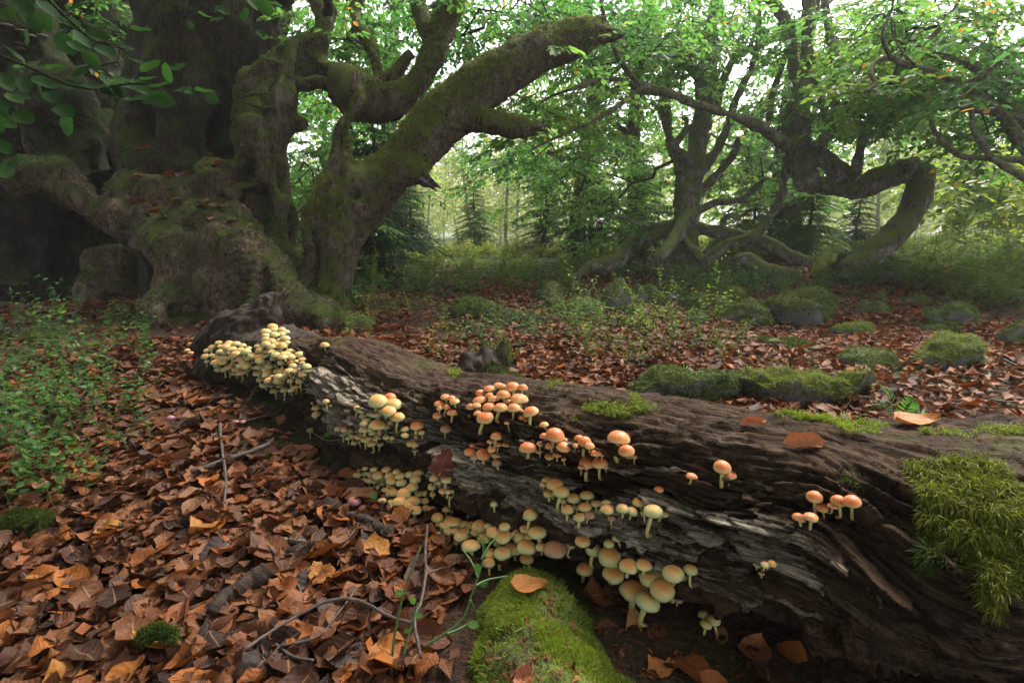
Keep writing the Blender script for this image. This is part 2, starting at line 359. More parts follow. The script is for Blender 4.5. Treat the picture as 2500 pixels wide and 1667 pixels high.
t = NT('rock'); pos = t.obj(); n1 = t.noise(pos, 5, 6, .65); n3 = t.noise(pos, 90, 4, .7)
base = t.ramp(n3, [(.3, (.06, .06, .062)), (.55, (.17, .165, .16)), (.8, (.28, .27, .26))])
sep = t.node('SeparateXYZ'); t.l.new(t.geo('Normal'), sep.inputs[0])
mk = t.ramp(t.math('ADD', t.math('MULTIPLY', sep.outputs[2], .30), n1), [(.46, 0.0), (.58, 1.0)])
mc = t.mix(t.noise(pos, 40, 5, .7), (.025, .036, .008), (.10, .125, .02))
t.principled(t.mix(mk, base, mc), .85, t.bump(t.math('ADD', n3, t.math('MULTIPLY', mk, t.noise(pos, 60, 4))), .8, .02), .25)

def mat_cap(name, centre, mid, rim):
    t = NT(name); h = t.attr('h'); oi = t.node('ObjectInfo'); rnd = oi.outputs['Random']
    k = t.math('ADD', h, t.math('MULTIPLY_ADD', rnd, .34, -.17)); k = t.math('ADD', k, t.math('MULTIPLY_ADD', t.noise(t.obj(), 2.2, 5, .65), .70, -.35))
    c = t.ramp(k, [(.14, rim), (.42, mid), (.80, centre)])
    sp = t.ramp(t.noise(t.mapping(t.obj(), (1, 1, 1)), 7, 6, .75), [(.60, 0.0), (.70, .55)]); c = t.mix(sp, c, (.22, .12, .05))
    c = t.mix(t.ramp(t.noise(t.obj(), 9, 3, .7), [(.25, .45), (.5, 0.0)]), c, t.mix(1.0, c, (.6, .45, .3), 'MULTIPLY'))
    ed = t.ramp(h, [(0.0, .35), (.06, 0.0)]); c = t.mix(ed, c, (.20, .13, .06))
    und = t.ramp(t.attr('under'), [(.4, 0.0), (.6, 1.0)]); c = t.mix(und, c, (.20, .19, .085))
    x = t.principled(c, .46, t.bump(t.noise(t.obj(), 320, 2), .12, .002), .35)
    x.inputs['Subsurface Weight'].default_value = .12; x.inputs['Subsurface Radius'].default_value = (.006, .004, .002); x.inputs['Subsurface Scale'].default_value = 1.0
mat_cap('cap_orange', (.55, .125, .028), (.62, .24, .070), (.64, .44, .18))
mat_cap('cap_yellow', (.55, .24, .060), (.50, .41, .150), (.39, .41, .20))
mat_cap('cap_pink', (.34, .15, .09), (.24, .08, .11), (.22, .09, .14))
mat_cap('cap_brown', (.36, .15, .07), (.34, .19, .10), (.34, .26, .15))
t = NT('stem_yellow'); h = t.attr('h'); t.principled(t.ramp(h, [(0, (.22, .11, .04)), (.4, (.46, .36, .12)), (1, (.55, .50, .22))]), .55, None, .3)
t = NT('stem_pink'); t.principled((.26, .13, .17), .6)
t = NT('bracket'); pos = t.obj(); t.principled(t.ramp(t.noise(pos, 30, 4), [(.3, (.06, .035, .025)), (.7, (.26, .18, .13))]), .7)
t = NT('birch_bark'); n1 = t.noise(t.mapping(t.obj(), (1, 1, 3)), 9, 4, .7)
t.principled(t.ramp(n1, [(.35, (.05, .045, .035)), (.6, (.30, .28, .24))]), .8)
t = NT('fern'); c = t.ramp(t.attr('tint'), [(0, (.03, .10, .02)), (1, (.09, .22, .04))]); t.leafy(c, t.mix(1.0, c, (1.6, 1.8, 1.2), 'MULTIPLY'), .4, .5)

# ------------------------------------------------------------------ ground
def build_ground():
    k = 5.2; a = np.linspace(-1, 1, 230); xs = 140 * np.sinh(k * a) / math.sinh(k)
    b = np.linspace(-.62, 1, 250); ys = 180 * np.sinh(k * b) / math.sinh(k) + 1.6
    X, Y = np.meshgrid(xs, ys); V = v3(X, Y, gz(X, Y)).reshape(-1, 3); n = len(xs)
    i, j = np.meshgrid(np.arange(len(ys) - 1), np.arange(n - 1), indexing='ij'); q = i * n + j
    f = np.stack([q, q + 1, q + n + 1, q + n], -1).reshape(-1, 4)
    g = link('ground', mesh_np('ground', V, [f]), 'soil')
    tag(g, 'woodland floor of dark soil and leaf mould', None, None, 'structure'); return g
GROUND = build_ground()

# ------------------------------------------------------------------ the fallen log
def resample(K, n):
    c = catmull(K, 400); L = np.concatenate([[0], np.cumsum(np.linalg.norm(np.diff(c[:, :2], axis=0), axis=1))])
    w = np.cumsum(1.0 / (0.35 + np.hypot(c[:, 0], c[:, 1])) * np.gradient(L)); w = (w - w[0]) / (w[-1] - w[0])
    t = np.linspace(0, 1, n); return np.stack([np.interp(t, w, c[:, k]) for k in range(c.shape[1])], 1), np.interp(t, w, L)
#         X      Y     zc    a    b
LOGK = [(2.1, .72, .19, .30, .22), (1.35, .80, .19, .29, .215), (.92, .86, .185, .28, .215), (.60, .965, .18, .265, .205), (.30, 1.14, .175, .25, .205),
        (.02, 1.38, .155, .24, .19), (-.30, 1.69, .135, .255, .175), (-.62, 2.05, .13, .235, .19), (-.95, 2.36, .11, .21, .16), (-1.22, 2.60, .11, .19, .15)]
def voro(x, y, seed):
    ix, iy = np.floor(x).astype(np.int64), np.floor(y).astype(np.int64); f1 = np.full(x.shape, 9.0); f2 = f1.copy(); hid = np.zeros(x.shape); sx = np.zeros(x.shape); sy = np.zeros(x.shape)
    for a in (-1, 0, 1):
        for b in (-1, 0, 1):
            cx, cy = ix + a, iy + b; px = cx + .5 + .48 * _h(cx, cy, 0 * cx, seed); py = cy + .5 + .48 * _h(cx, cy, 0 * cx + 1, seed); d = np.hypot(x - px, y - py); m = d < f1
            f2 = np.where(m, f1, np.minimum(f2, d)); f1 = np.where(m, d, f1); hid = np.where(m, _h(cx, cy, 0 * cx + 2, seed), hid); sx = np.where(m, x - px, sx); sy = np.where(m, y - py, sy)
    return hid, f2 - f1, sx, sy
def saw(x, sharp=.86):
    f = x - np.floor(x); return np.where(f < sharp, (f / sharp) ** 1.4, (1 - f) / (1 - sharp))
def build_log():
    ns, nt = 740, 270
    C, S = resample(np.array(LOGK), ns)
    th = np.linspace(-.5 * math.pi, 1.5 * math.pi, nt, endpoint=False)
    th = th - .35 * np.sin(th - .2)                                # more vertices on the near side
    T = nrm(np.gradient(C[:, :2], axis=0)); N = np.stack([-T[:, 1], T[:, 0]], 1); N *= np.where((N * -C[:, :2]).sum(1) < 0, -1, 1)[:, None]
    s = S[:, None] + 0 * th[None]; tt = th[None] + 0 * s; X0 = C[:, :1] + 0 * tt
    t = tt * .24
    burl = np.exp(-((X0 - .76) / .11) ** 2) * np.exp(-((tt - .35) / .55) ** 2)
    swirl = -.11 * sstep(.56, .76, X0) * sstep(-1.2, .5, tt) * sstep(2.0, .8, tt)
    tw = t - swirl + .014 * fbm(v3(s * 2.4, t * 4, 0), 3, 3) + .010 * noise(v3(s * 9, t * 14, 4), 4)
    near = sstep(-1.0, -.5, tt) * sstep(1.15, .55, tt); rot = near * (.35 + .65 * sstep(.95, .55, X0))
    am = .22 + .78 * sstep(-.12, .10, noise(v3(s * 2.6, tw * 11, 7), 21)) * (.55 + .45 * sstep(-.1, .05, noise(v3(s * 7, tw * 30, 2), 22)))
    lowm = sstep(-1.0, -.6, tt); chip = lowm * np.floor(2.5 * noise(v3(s * 7, tw * 9, 1), 71)) / 2.5; chip2 = np.floor(3 * noise(v3(s * 16, tw * 26, 1), 72)) / 3
    x1 = .30 * chip - tw / .088 + .55 * noise(v3(s * 1.1, 0, 2), 12) + .25 * noise(v3(s * 5, t * 5, 2), 13); l1 = saw(x1)
    x2 = .45 * chip2 - tw / .031 + .5 * noise(v3(s * 2.6, t * 9, 6), 14); l2 = saw(x2, .8)
    x3 = -tw / .0125 + .5 * noise(v3(s * 4, t * 20, 8), 15); l3 = saw(x3, .7)
    d = .026 * fbm(v3(s * 2.6, tt * 1.1, 3), 3, 31) * (1 + .3 * near)
    d = d + rot * am * (.040 * l1 - .016) + rot * (.007 * l2 - .003) * (.35 + am * .8) + (.3 + .7 * rot) * (.0030 * l3 - .0015) * (.6 + .8 * (noise(v3(s * 5, tw * 40, 3), 29) > 0))
    wx = s + .05 * noise(v3(s * 6, tw * 18, 3), 81); wy = tw + .010 * noise(v3(s * 10, tw * 30, 5), 82)
    h1, e1, ax1, ay1 = voro(wx * 5.5, wy * 19, 91); h2, e2, ax2, ay2 = voro(wx * 15, wy * 62 + .3 * h1, 92); h3, e3, ax3, ay3 = voro(wx * 34, wy * 170, 93)
    slab = rot * (.034 * h1 - .030 * ay1 * (h1 > -.2) - .020 * sstep(.16, .0, e1)) + (.22 + .78 * rot) * (.011 * h2 - .010 * ay2 - .009 * sstep(.16, 0, e2)) + (.4 + .6 * rot) * (.0035 * h3 - .003 * sstep(.2, 0, e3))
    d = d + slab * sstep(-1.15, -.75, tt)
    top = sstep(.5, 1.0, tt) * sstep(2.6, 2.0, tt)
    d = d + top * (.011 * (1 - np.abs(noise(v3(s * 3.0, tw * 34, 1), 41))) ** 2 - .005) + .004 * fbm(v3(s * 22, tw * 130, 5), 3, 43)
    pit = sstep(.30, .62, noise(v3(s * 3.6, tw * 11, 9), 51)) * near * sstep(.9, .5, X0); d = d - .055 * pit
    d = d - sstep(-1.0, -.6, tt) * near * .016 * sstep(.18, .24, noise(v3(s * 9, tw * 48, 4), 73)) - (.25 + .75 * near) * .007 * sstep(.15, .22, noise(v3(s * 20, tw * 110, 4), 74))
    pit2 = sstep(.35, .6, noise(v3(s * 8, tw * 24, 9), 53)); d = d - .012 * pit2 * (near * .8 + .2)
    d = d + .085 * burl + .02 * np.exp(-((X0 - .62) / .06) ** 2) * near
    d = d - .075 * sstep(-.45, -1.3, tt) * sstep(1.0, .3, np.abs(tt + 1.2)) * sstep(.3, .6, X0)
    a = C[:, 3][:, None] + d; b = C[:, 4][:, None] + d
    skirt = sstep(.62, .28, X0) * sstep(.25, -.5, tt) * (tt > -1.6)
    end = sstep(0, .10, S[-1] - s + .05 * noise(v3(0 * s, tt * 3, 1), 3)) ; a = a * (.1 + .9 * end); b = b * (.1 + .9 * end)
    V = np.empty(s.shape + (3,)); ct, st = np.cos(tt), np.sin(tt); ct = np.where(tt < .3, ct * (1 - skirt) + skirt * np.maximum(ct, 0) ** .38, ct)
    V[..., 0] = C[:, :1] + N[:, :1] * ct * a; V[..., 1] = C[:, 1:2] + N[:, 1:2] * ct * a; V[..., 2] = C[:, 2:3] + st * b
    band = np.exp(-((tt - .14 - .22 * sstep(.6, -.2, X0)) / .50) ** 2) * sstep(.66, .54, X0) * sstep(-1.2, -.5, X0) * sstep(-.35, 0, tt + .1)
    pale = 1.08 * band * (.6 + .5 * sstep(-.3, .5, noise(v3(s * 2.0, tw * 8, 3), 61))) + .16 * near * sstep(.55, .95, l1) * am - .35 * pit - .12 * sstep(-.2, -.6, tt)
    pale = pale + .22 * h1 * near + .15 * h2 * near
    pale = pale + .38 * sstep(.62, .4, X0) * sstep(.25, .55, noise(v3(s * 3, tw * 12, 5), 63)) * sstep(0, -.8, tt) * near
    i, j = np.meshgrid(np.arange(ns - 1), np.arange(nt), indexing='ij'); jn = (j + 1) % nt
    f4 = np.stack([i * nt + j, i * nt + jn, (i + 1) * nt + jn, (i + 1) * nt + j], -1).reshape(-1, 4)
    return V.reshape(-1, 3), f4, dict(pale=np.clip(pale, 0, 1).ravel(), cell=(.5 + .3 * h2 + .2 * h3).ravel(), grain=v3(s, tw, t * 0 + d).reshape(-1, 3))
LOG = thing('fallen_log', (0, 0, 0), 'long rotting fallen tree trunk covered in mushrooms', 'log')
lV, lF, lA = build_log()
link('trunk', mesh_np('log_trunk', lV, [lF], True, lA), 'log_wood', LOG)
acc = Acc()
for keys in ([(490, 912, 60, 2.62), (560, 885, 120, 2.60), (640, 880, 150, 2.55), (720, 890, 140, 2.45)],
             [(560, 880, 110, 2.68), (600, 815, 110, 2.66), (645, 765, 84, 2.66), (672, 730, 58, 2.68), (694, 700, 20, 2.70)],
             [(500, 860, 70, 2.75), (560, 800, 70, 2.72), (615, 765, 50, 2.70), (655, 752, 24, 2.70)],
             [(640, 830, 90, 2.62), (690, 830, 80, 2.60), (760, 850, 60, 2.5)]):
    c, r = limb_px(keys); acc.add(*tube(c, r, 14))
V, f4 = remesh(*acc.arrays(), .014, 2); Nn = vnormals(V, f4)
V = V + Nn * (.040 * fbm(V * np.array((9, 9, 4)), 4, 3) + .020 * np.abs(noise(V @ np.array(((.8, .3, -.5), (-.3, .95, 0), (.5, .1, .85))) * np.array((8, 42, 42)), 5)) - .008 + .006 * fbm(V * 50, 2, 7))[:, None]
EndV, EndF = V, f4
for k in range(9):
    du = rng.normal(0, 20); c_, r_ = limb_px([(640 + du, 800 + rng.normal(0, 10), 34, 2.64 + rng.normal(0, .02)), (668 + du * .8, 745 + rng.normal(0, 8), 20, 2.66), (688 + du * .9 + rng.normal(0, 6), 712 + abs(du) * .6 + rng.uniform(-14, 14), 3, 2.67)]); tv = tube(c_, r_ * (1 + .35 * noise(c_ * 50, k)), 7)
    link('splinter', mesh_np('end_splinter', tv[0], [tv[1], tv[2]]), 'rotten_wood', LOG)
link('broken_end', mesh_np('broken_end', V, [f4]), 'rotten_wood', LOG)
BV = BVHTree.FromPolygons(lV.tolist() + EndV.tolist(), lF.tolist() + (EndF + len(lV)).tolist())
def log_hit(u, v):
    d = Vector(pdir(u, v)); L = d.length; h = BV.ray_cast(Vector(CAM), d / L)
    if h[0] is None: return None
    return np.array(h[0]), np.array(h[1]), h[3] / L

def surf_poly(poly, n):
    """random points of the log seen inside a photo outline"""
    poly = np.array(poly, float); lo, hi = poly.min(0), poly.max(0); out = []
    while len(out) < n:
        u, v = lo + rng.random(2) * (hi - lo); x, y = poly[:, 0], poly[:, 1]; x2, y2 = np.roll(x, -1), np.roll(y, -1)
        if (((y > v) != (y2 > v)) & (u < (x2 - x) * (v - y) / (y2 - y + 1e-9) + x)).sum() % 2 == 0: continue
        h = log_hit(u, v)
        if h is None or h[2] > 4: 
            out.append(None); continue
        out.append((h[0], h[1]))
    out = [o for o in out if o is not None]
    return np.array([o[0] for o in out]), np.array([o[1] for o in out])
def moss_patch(name, poly, n, length, width, mat, per=1, down=0.0, lean=.6):
    p, nn = surf_poly(poly, n); kk = noise(p * 38, 5) + .6 * noise(p * 90, 6) > (-.25 if name != 'moss_cushion' else -.75); p = p[kk]; nn = nn[kk]; p = np.repeat(p, per, 0) + rng.normal(0, .004, (len(p) * per, 3)); nn = np.repeat(nn, per, 0)
    b = blades(p, nn, length, width, lean, down); o = link(name, mesh_np(name, b[0], [b[1], b[2]], False, dict(tint=b[3], tip=b[4])), mat, LOG)
    o['kind'] = 'stuff'; return o
moss_patch('moss_cushion', [(2215, 1140), (2320, 1125), (2430, 1135), (2480, 1190), (2500, 1260), (2500, 1420), (2440, 1440), (2425, 1500), (2410, 1480), (2405, 1400), (2330, 1350), (2290, 1330), (2250, 1280), (2265, 1220)], 4200, .016, .0015, 'moss_gold', 7, .75, .75)
moss_patch('moss_fringe', [(2190, 1130), (2330, 1105), (2460, 1115), (2500, 1160), (2500, 1470), (2440, 1520), (2400, 1500), (2380, 1410), (2300, 1385), (2220, 1310), (2235, 1220)], 900, .009, .0013, 'moss_deep', 5, .5, .9)
moss_patch('moss_tuft', [(2245, 1340), (2290, 1335), (2290, 1370), (2260, 1395)], 120, .016, .0016, 'moss_deep', 5, .4)
moss_patch('moss_patch', [(1410, 1005), (1440, 985), (1500, 985), (1545, 960), (1580, 985), (1620, 1003), (1570, 1008), (1520, 1018), (1440, 1010), (1385, 1040)], 900, .0065, .0014, 'moss_bright', 6, .1, 1.1)
moss_patch('moss_patch', [(1885, 1010), (1950, 990), (1990, 1005), (2080, 1020), (2170, 1045), (2160, 1058), (2070, 1055), (2030, 1032), (1920, 1022)], 1300, .007, .0014, 'moss_lime', 6, .1, 1.1)
moss_patch('moss_patch', [(1335, 930), (1375, 930), (1370, 945), (1345, 948)], 60, .010, .0014, 'moss_gold', 4)
moss_patch('moss_patch', [(2250, 1048), (2500, 1045), (2500, 1058), (2390, 1062), (2370, 1100), (2345, 1090), (2350, 1062), (2240, 1058)], 500, .007, .0014, 'moss_lime', 5, .3, 1.0)
moss_patch('moss_patch', [(1100, 880), (1135, 910), (1110, 925), (1085, 900)], 80, .012, .0016, 'moss_lime', 4, .1)
moss_patch('moss_patch', [(2040, 1180), (2090, 1160), (2110, 1185), (2060, 1195)], 60, .010, .0014, 'moss_deep', 4, .1)

def splinter(keys, thick=.010, lift=.004):
    pts = []; wid = []; nor = []
    for (u, v, w) in keys:
        h = log_hit(u, v)
        if h is None: return
        hn = h[1] if h[1] @ (CAM - h[0]) > 0 else -h[1]; nor.append(hn); pts.append(h[0] + hn * lift); wid.append(w * h[2] / F)
    nn = nrm(np.mean(nor, 0)); c = catmull(np.concatenate([np.array(pts), np.array(wid)[:, None]], 1), 40); c[:, 3] *= .7 * (1 + .6 * noise(c[:, :3] * 75, 5) + .4 * noise(c[:, :3] * 190, 6))
    T = nrm(np.gradient(c[:, :3], axis=0)); sd = nrm(np.cross(T, nn)); a = np.linspace(0, 2 * math.pi, 10, endpoint=False); ca, sa = np.cos(a)[None, :, None], np.sin(a)[None, :, None]
    V = (c[:, None, :3] + sd[:, None] * ca * c[:, 3][:, None, None] * .5 + nn * sa * np.minimum(c[:, 3] * .16, .006)[:, None, None]).reshape(-1, 3)
    V = V + (.006 * fbm(V * np.array((12, 12, 70)), 3, 6))[:, None] * nn + (.004 * noise(V * 50, 8))[:, None] * np.array((0, 0, 1))
    n = len(c); i = np.arange(n - 1)[:, None] * 10; j = np.arange(10)[None]; k = (j + 1) % 10; f4 = np.stack([i + j, i + k, i + 10 + k, i + 10 + j], -1).reshape(-1, 4)
    link('splinter', mesh_np('splinter', V, [f4]), 'pale_wood', LOG)
for k in ([(1765, 1165, 10), (1850, 1180, 22), (1940, 1205, 20), (2010, 1195, 8)],
          [(1335, 1255, 16), (1400, 1290, 40), (1480, 1295, 42), (1560, 1280, 26), (1620, 1262, 10)],
          [(1500, 1305, 10), (1580, 1300, 26), (1640, 1310, 20), (1690, 1335, 8)],
          [(1480, 1140, 10), (1540, 1150, 18), (1610, 1148, 18), (1680, 1160, 8)],
          [(1260, 1150, 10), (1310, 1140, 24), (1370, 1150, 24), (1430, 1150, 10)],
          [(760, 910, 10), (800, 930, 16), (840, 945, 10)],
          [(990, 970, 5), (1008, 950, 10), (1010, 975, 12), (985, 992, 8)],
          [(1000, 1035, 6), (1060, 1020, 18), (1100, 1010, 14), (1140, 1022, 6)],
          [(800, 1020, 8), (860, 1035, 22), (930, 1030, 20), (980, 1035, 8)],
          [(1860, 1325, 6), (1900, 1318, 14), (1940, 1312, 8)], [(2120, 1430, 6), (2140, 1455, 12), (2150, 1490, 8)], [(1870, 1450, 10), (1910, 1465, 30), (1960, 1500, 26), (2010, 1510, 10)]):
    splinter(k)

# ------------------------------------------------------------------ mushrooms
def cap_mesh(name, mat, hgt, flat, wav):
    nr, seg = 9, 18; V = []; H = []; U = []
    for i in range(nr):
        a = (i / (nr - 1)) * math.pi * .52; r = math.sin(a) ** flat if i else 0.0; z = hgt * (math.cos(a) - .03)
        for j in range(seg):
            p = 2 * math.pi * j / seg; w = 1 + wav * (i / nr) ** 2 * math.sin(3 * p + 1) + wav * .6 * (i / nr) ** 2 * math.sin(5 * p)
            V.append((r * w * math.cos(p), r * w * math.sin(p), z + wav * .5 * (i / nr) ** 3 * math.cos(2 * p))); H.append(1 - (i / (nr - 1)) ** 1.15); U.append(0)
    for (r, z) in ((.93, -.06 * hgt), (.22, .14 * hgt)):
        for j in range(seg):
            p = 2 * math.pi * j / seg; V.append((r * math.cos(p), r * math.sin(p), z)); H.append(0.1); U.append(1)
    f = [(i * seg + j, (i + 1) * seg + j, (i + 1) * seg + (j + 1) % seg, i * seg + (j + 1) % seg) for i in range(nr + 1) for j in range(seg)]
    me = mesh_np(name, V, [f], True, dict(h=H, under=U)); me.materials.append(M[mat]); return me
CAPS = {m: [cap_mesh('cap_' + m, m, h, fl, w) for (h, fl, w) in ((.80, .82, .03), (.66, .8, .07), (.92, .88, .03), (.56, .72, .11), (.72, .92, .05))] for m in ('cap_orange', 'cap_yellow', 'cap_pink', 'cap_brown')}
def stem_arrays(base, top, r, bend):
    K = np.array([base, base * .6 + top * .4 + bend, top]); c = catmull(K, 6)
    return tube(c, r * np.array([1.15, 1.0, .95, .95, 1.0, 1.05]), 7, False)
def mushroom_geom(u, v, w, onto='log', out=.30, stem=None):
    hb = None
    if onto == 'log':
        h = log_hit(u, v + .25 * w)
        if h is None: h = log_hit(u, v + .9 * w)
        if h is None: onto = 'ground'
    if onto == 'ground':
        g = ground_hit(u, v + w * (stem or 1.0)); d = (g - CAM) @ np.array((0, math.cos(PITCH), -math.sin(PITCH)))
        c = P(u, v, d * .995); base = g; rad = w * d / F * .5
        return base, c, rad, np.array((0, 0, 1.0))
    d = h[2]; rad = w * .5 * d / F; c = P(u, v, d - rad * (.9 + 2 * out))
    hb = log_hit(u + random.uniform(-.12, .12) * w, v + w * (stem or random.uniform(.75, 1.15)))
    base = hb[0] if hb is not None else h[0]
    if np.linalg.norm(base - c) > rad * 4.2 or (hb is not None and hb[2] > d + 1.2 * rad):
        q = BV.find_nearest(Vector(c + np.array((0, .01, -.02)))); base = np.array(q[0])
    nn = h[1] if h[1] @ (CAM - h[0]) > 0 else -h[1]
    return base, c, rad, nn
N_MUSH = 0
PLACED = []
DEPTHV = np.array((0, math.cos(PITCH), -math.sin(PITCH)))
def mushroom(u, v, w, mat, label, group, onto='log', stem_mat='stem_yellow', out=.3, stem=None):
    global N_MUSH
    base, c, rad, nn = mushroom_geom(u, v, w, onto, out, stem)
    for _ in range(7):
        if not any(np.linalg.norm((c - q) * np.array((1, 1, 1.15))) < .80 * (rad + r) for q, r in PLACED): break
        dc = (c - CAM) @ DEPTHV; k = (dc - .28 * rad) / dc; c = CAM + (c - CAM) * k; rad *= k
        if _ > 3: break
    PLACED.append((c, rad))
    ax = nrm(np.array((0, 0, 1.0)) + .16 * nn + .16 * nrm(c - base) + rng.normal(0, .09, 3))
    e = thing('mushroom', base - .006 * ax, label, 'mushroom', group)
    me = CAPS[mat][int(rng.choice(5, p=[.34, .24, .16, .08, .18]))]
    o = link('cap', me, parent=e); o.location = Vector(c - ax * rad * .30 - (base - .006 * ax))
    q = Vector(ax).to_track_quat('Z', 'Y'); o.rotation_mode = 'QUATERNION'; q2 = q @ Matrix.Rotation(random.uniform(0, 6.28), 3, 'Z').to_quaternion(); o.rotation_quaternion = q2
    o.scale = (rad, rad, rad)
    b = np.zeros(3); tp = c - ax * rad * .15 - (base - .006 * ax)
    V, f4, f3 = stem_arrays(b, tp, max(rad * random.uniform(.17, .24), .0012), np.array((rng.normal(0, .12), rng.normal(0, .12), -.18)) * np.linalg.norm(tp))
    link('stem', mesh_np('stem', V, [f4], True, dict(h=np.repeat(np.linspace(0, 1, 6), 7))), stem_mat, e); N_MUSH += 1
    return e
def cluster(origin, scale, pts, mat, label, group, **kw):
    for p in sorted(pts, key=lambda q: q[1]):
        m = p[3] if len(p) > 3 else mat
        lb = label if len(p) < 5 else p[4]
        mushroom(origin[0] + p[0] * scale, origin[1] + p[1] * scale, p[2] * scale * 1.08, m, lb, group, **kw)
C1 = ((1000, 880), .2764); C2 = ((1050, 1150), .3297); C3 = ((1600, 900), .489); C6 = ((450, 750), .319)
cluster(*C1, [(790,215,90),(905,225,120),(1000,235,85),(820,225,70),(705,240,100),(625,280,80),(705,300,65),(830,295,120),(740,335,90),(615,340,115),(700,400,110),(805,410,120),(875,360,50),(970,325,145),(920,415,110),(540,405,75),(590,390,80),(665,490,140),(600,460,70),(985,440,40)],
        'cap_orange', 'orange mushroom in the big domed clump on top of the log', 'mushrooms of the big orange clump')
cluster(*C1, [(1065,445,130),(990,500,55),(1025,525,40),(860,545,45),(1185,560,80)], 'cap_orange', 'orange mushroom on a bare stem just below the big orange clump', 'stray mushrooms under the orange clump', stem=1.2)
cluster(*C1, [(315,315,80),(365,325,70),(395,355,85),(260,375,85),(330,405,65),(265,420,55),(380,450,95),(245,480,80),(320,600,90,'cap_brown')], 'cap_orange', 'small orange mushroom in the tight group by a curl of pale wood', 'mushrooms by the pale wood curl')
cluster(*C1, [(770,660,100),(720,710,75),(785,740,60),(855,735,85),(625,745,105),(555,745,50),(535,800,105),(650,820,120),(725,780,70),(770,820,98),(770,900,85,'cap_brown'),(570,855,70,'cap_brown')], 'cap_orange', 'orange mushroom in the group above the dark red leaf', 'mushrooms above the dark red leaf')
cluster(*C1, [(1285,650,155),(1185,660,70),(1045,760,145),(1155,730,60),(1150,790,85),(1240,745,80),(1360,755,115),(1370,695,50),(1235,840,80),(1305,820,80),(1360,870,45)], 'cap_orange', 'tall stemmed orange mushroom in the group around the largest orange cap', 'mushrooms around the largest orange cap', stem=1.25)
cluster(*C1, [(1495,680,80),(1545,710,110),(1590,745,80),(1465,750,45),(1645,805,95),(1700,830,40),(1565,895,130),(1680,895,130),(1515,935,60),(1730,930,60)], 'cap_orange', 'salmon orange mushroom in the loose group on bare brown wood', 'mushrooms of the loose salmon group')
cluster(*C1, [(1850,665,180,'cap_orange','tall orange mushroom with a split wavy cap'),(1915,790,130,'cap_orange','orange mushroom standing at the foot of the split capped one'),(1985,845,50,'cap_orange','tiny orange mushroom beside the split capped pair')], 'cap_orange', '', 'split capped mushroom and its neighbours', stem=1.05)
cluster(*C1, [(1215,1050,90),(1285,1085,140),(1340,1150,135),(1230,1165,95),(1180,1090,60),(1355,1235,75),(1450,1210,110),(1565,1180,120),(1395,1310,105),(1550,1285,110),(1650,1255,100),(1480,1300,50),(1500,1375,105),(1590,1360,90,'cap_brown'),(1735,1245,75),(1745,1305,110),(1680,1320,50)], 'cap_yellow', 'yellow mushroom in the slanting row above the pale plank of wood', 'mushrooms of the slanting yellow row')
cluster(*C1, [(1880,1300,105),(1970,1325,95),(2035,1240,120),(2070,1340,60),(2150,1315,155),(2250,1350,70)], 'cap_yellow', 'yellow mushroom with long stem in the group at the row\'s end', 'mushrooms ending the yellow row', stem=1.05)
cluster(*C1, [(1785,1385,65,'cap_brown','small pinkish mushroom tucked beneath the yellow row'),(2205,1130,75,'cap_orange','lone small orange mushroom on pale grey wood'),(745,1265,65,'cap_yellow','lone little yellow mushroom with a slanting stem'),(1065,1355,125,'cap_yellow','yellow mushroom standing tall above the crowded bottom row'),(520,1370,35,'cap_yellow','tiny yellow mushroom in a dark hollow of the log')], 'cap_yellow', '', 'single mushrooms on the log', stem=1.1)
cluster(*C1, [(285,1000,80),(215,1035,80),(325,1045,90),(260,1075,50),(205,1105,85),(80,1165,65),(145,1165,55),(205,1175,50),(290,1150,60),(340,1155,55),(375,1150,40),(355,1195,65),(325,1310,70),(370,1330,30)], 'cap_yellow', 'little yellow mushroom in the upright group below the dark red leaf', 'mushrooms below the dark red leaf')
cluster(*C6, [(1425,1270,60),(1485,1285,90),(1545,1235,70),(1570,1285,70),(1625,1255,60),(1585,1320,75),(1660,1335,80),(1650,1285,75),(1725,1275,70),(1790,1265,70),(1770,1310,80),(1740,1370,90),(1580,1365,70),(1545,1390,65),(1680,1420,105),(1605,1410,80),(1795,1420,65),(1845,1420,60),(1650,1475,105),(1750,1470,105),(1840,1475,65),(1720,1515,80),(1770,1545,90),(1850,1530,60),(1895,1540,65)],
        'cap_yellow', 'olive yellow mushroom in the shelving cluster beside the leaf litter', 'mushrooms of the shelving cluster', out=.45)
cluster(*C2, [(165,365,105),(110,390,75),(240,385,65),(305,395,80),(375,400,125),(135,440,70),(185,445,70),(225,475,100),(260,445,75),(300,540,130),(330,450,60),(400,490,100),(465,445,90),(535,470,120),(550,405,80),(605,440,105),(705,420,80),(795,440,130),(665,490,90),(730,480,60),(715,550,135),(610,565,130),(535,595,125),(450,600,100),(500,530,60),(715,640,100),(825,555,80),(435,670,90),(55,340,85)],
        'cap_yellow', 'olive yellow mushroom crowded in the long row above the green moss mound', 'mushrooms of the long bottom row', out=.4)
cluster(*C2, [(925,560,160,'cap_brown','wide pinkish brown mushroom cap at the end of the crowded row'),(1040,540,70,'cap_yellow','small yellow mushroom between the brown cap and the tall group')], 'cap_yellow', '', 'mushrooms ending the bottom row', out=.4)
cluster(*C2, [(1130,510,105),(1212,570,115),(1340,620,170),(1360,745,150),(1470,690,125),(1585,685,110),(1640,760,175),(1800,745,145),(1510,865,195),(1720,865,165),(1615,950,175)], 'cap_yellow', 'large pale yellow mushroom in the biggest capped group at the log\'s foot', 'mushrooms of the largest capped group', out=.30, stem=1.0)
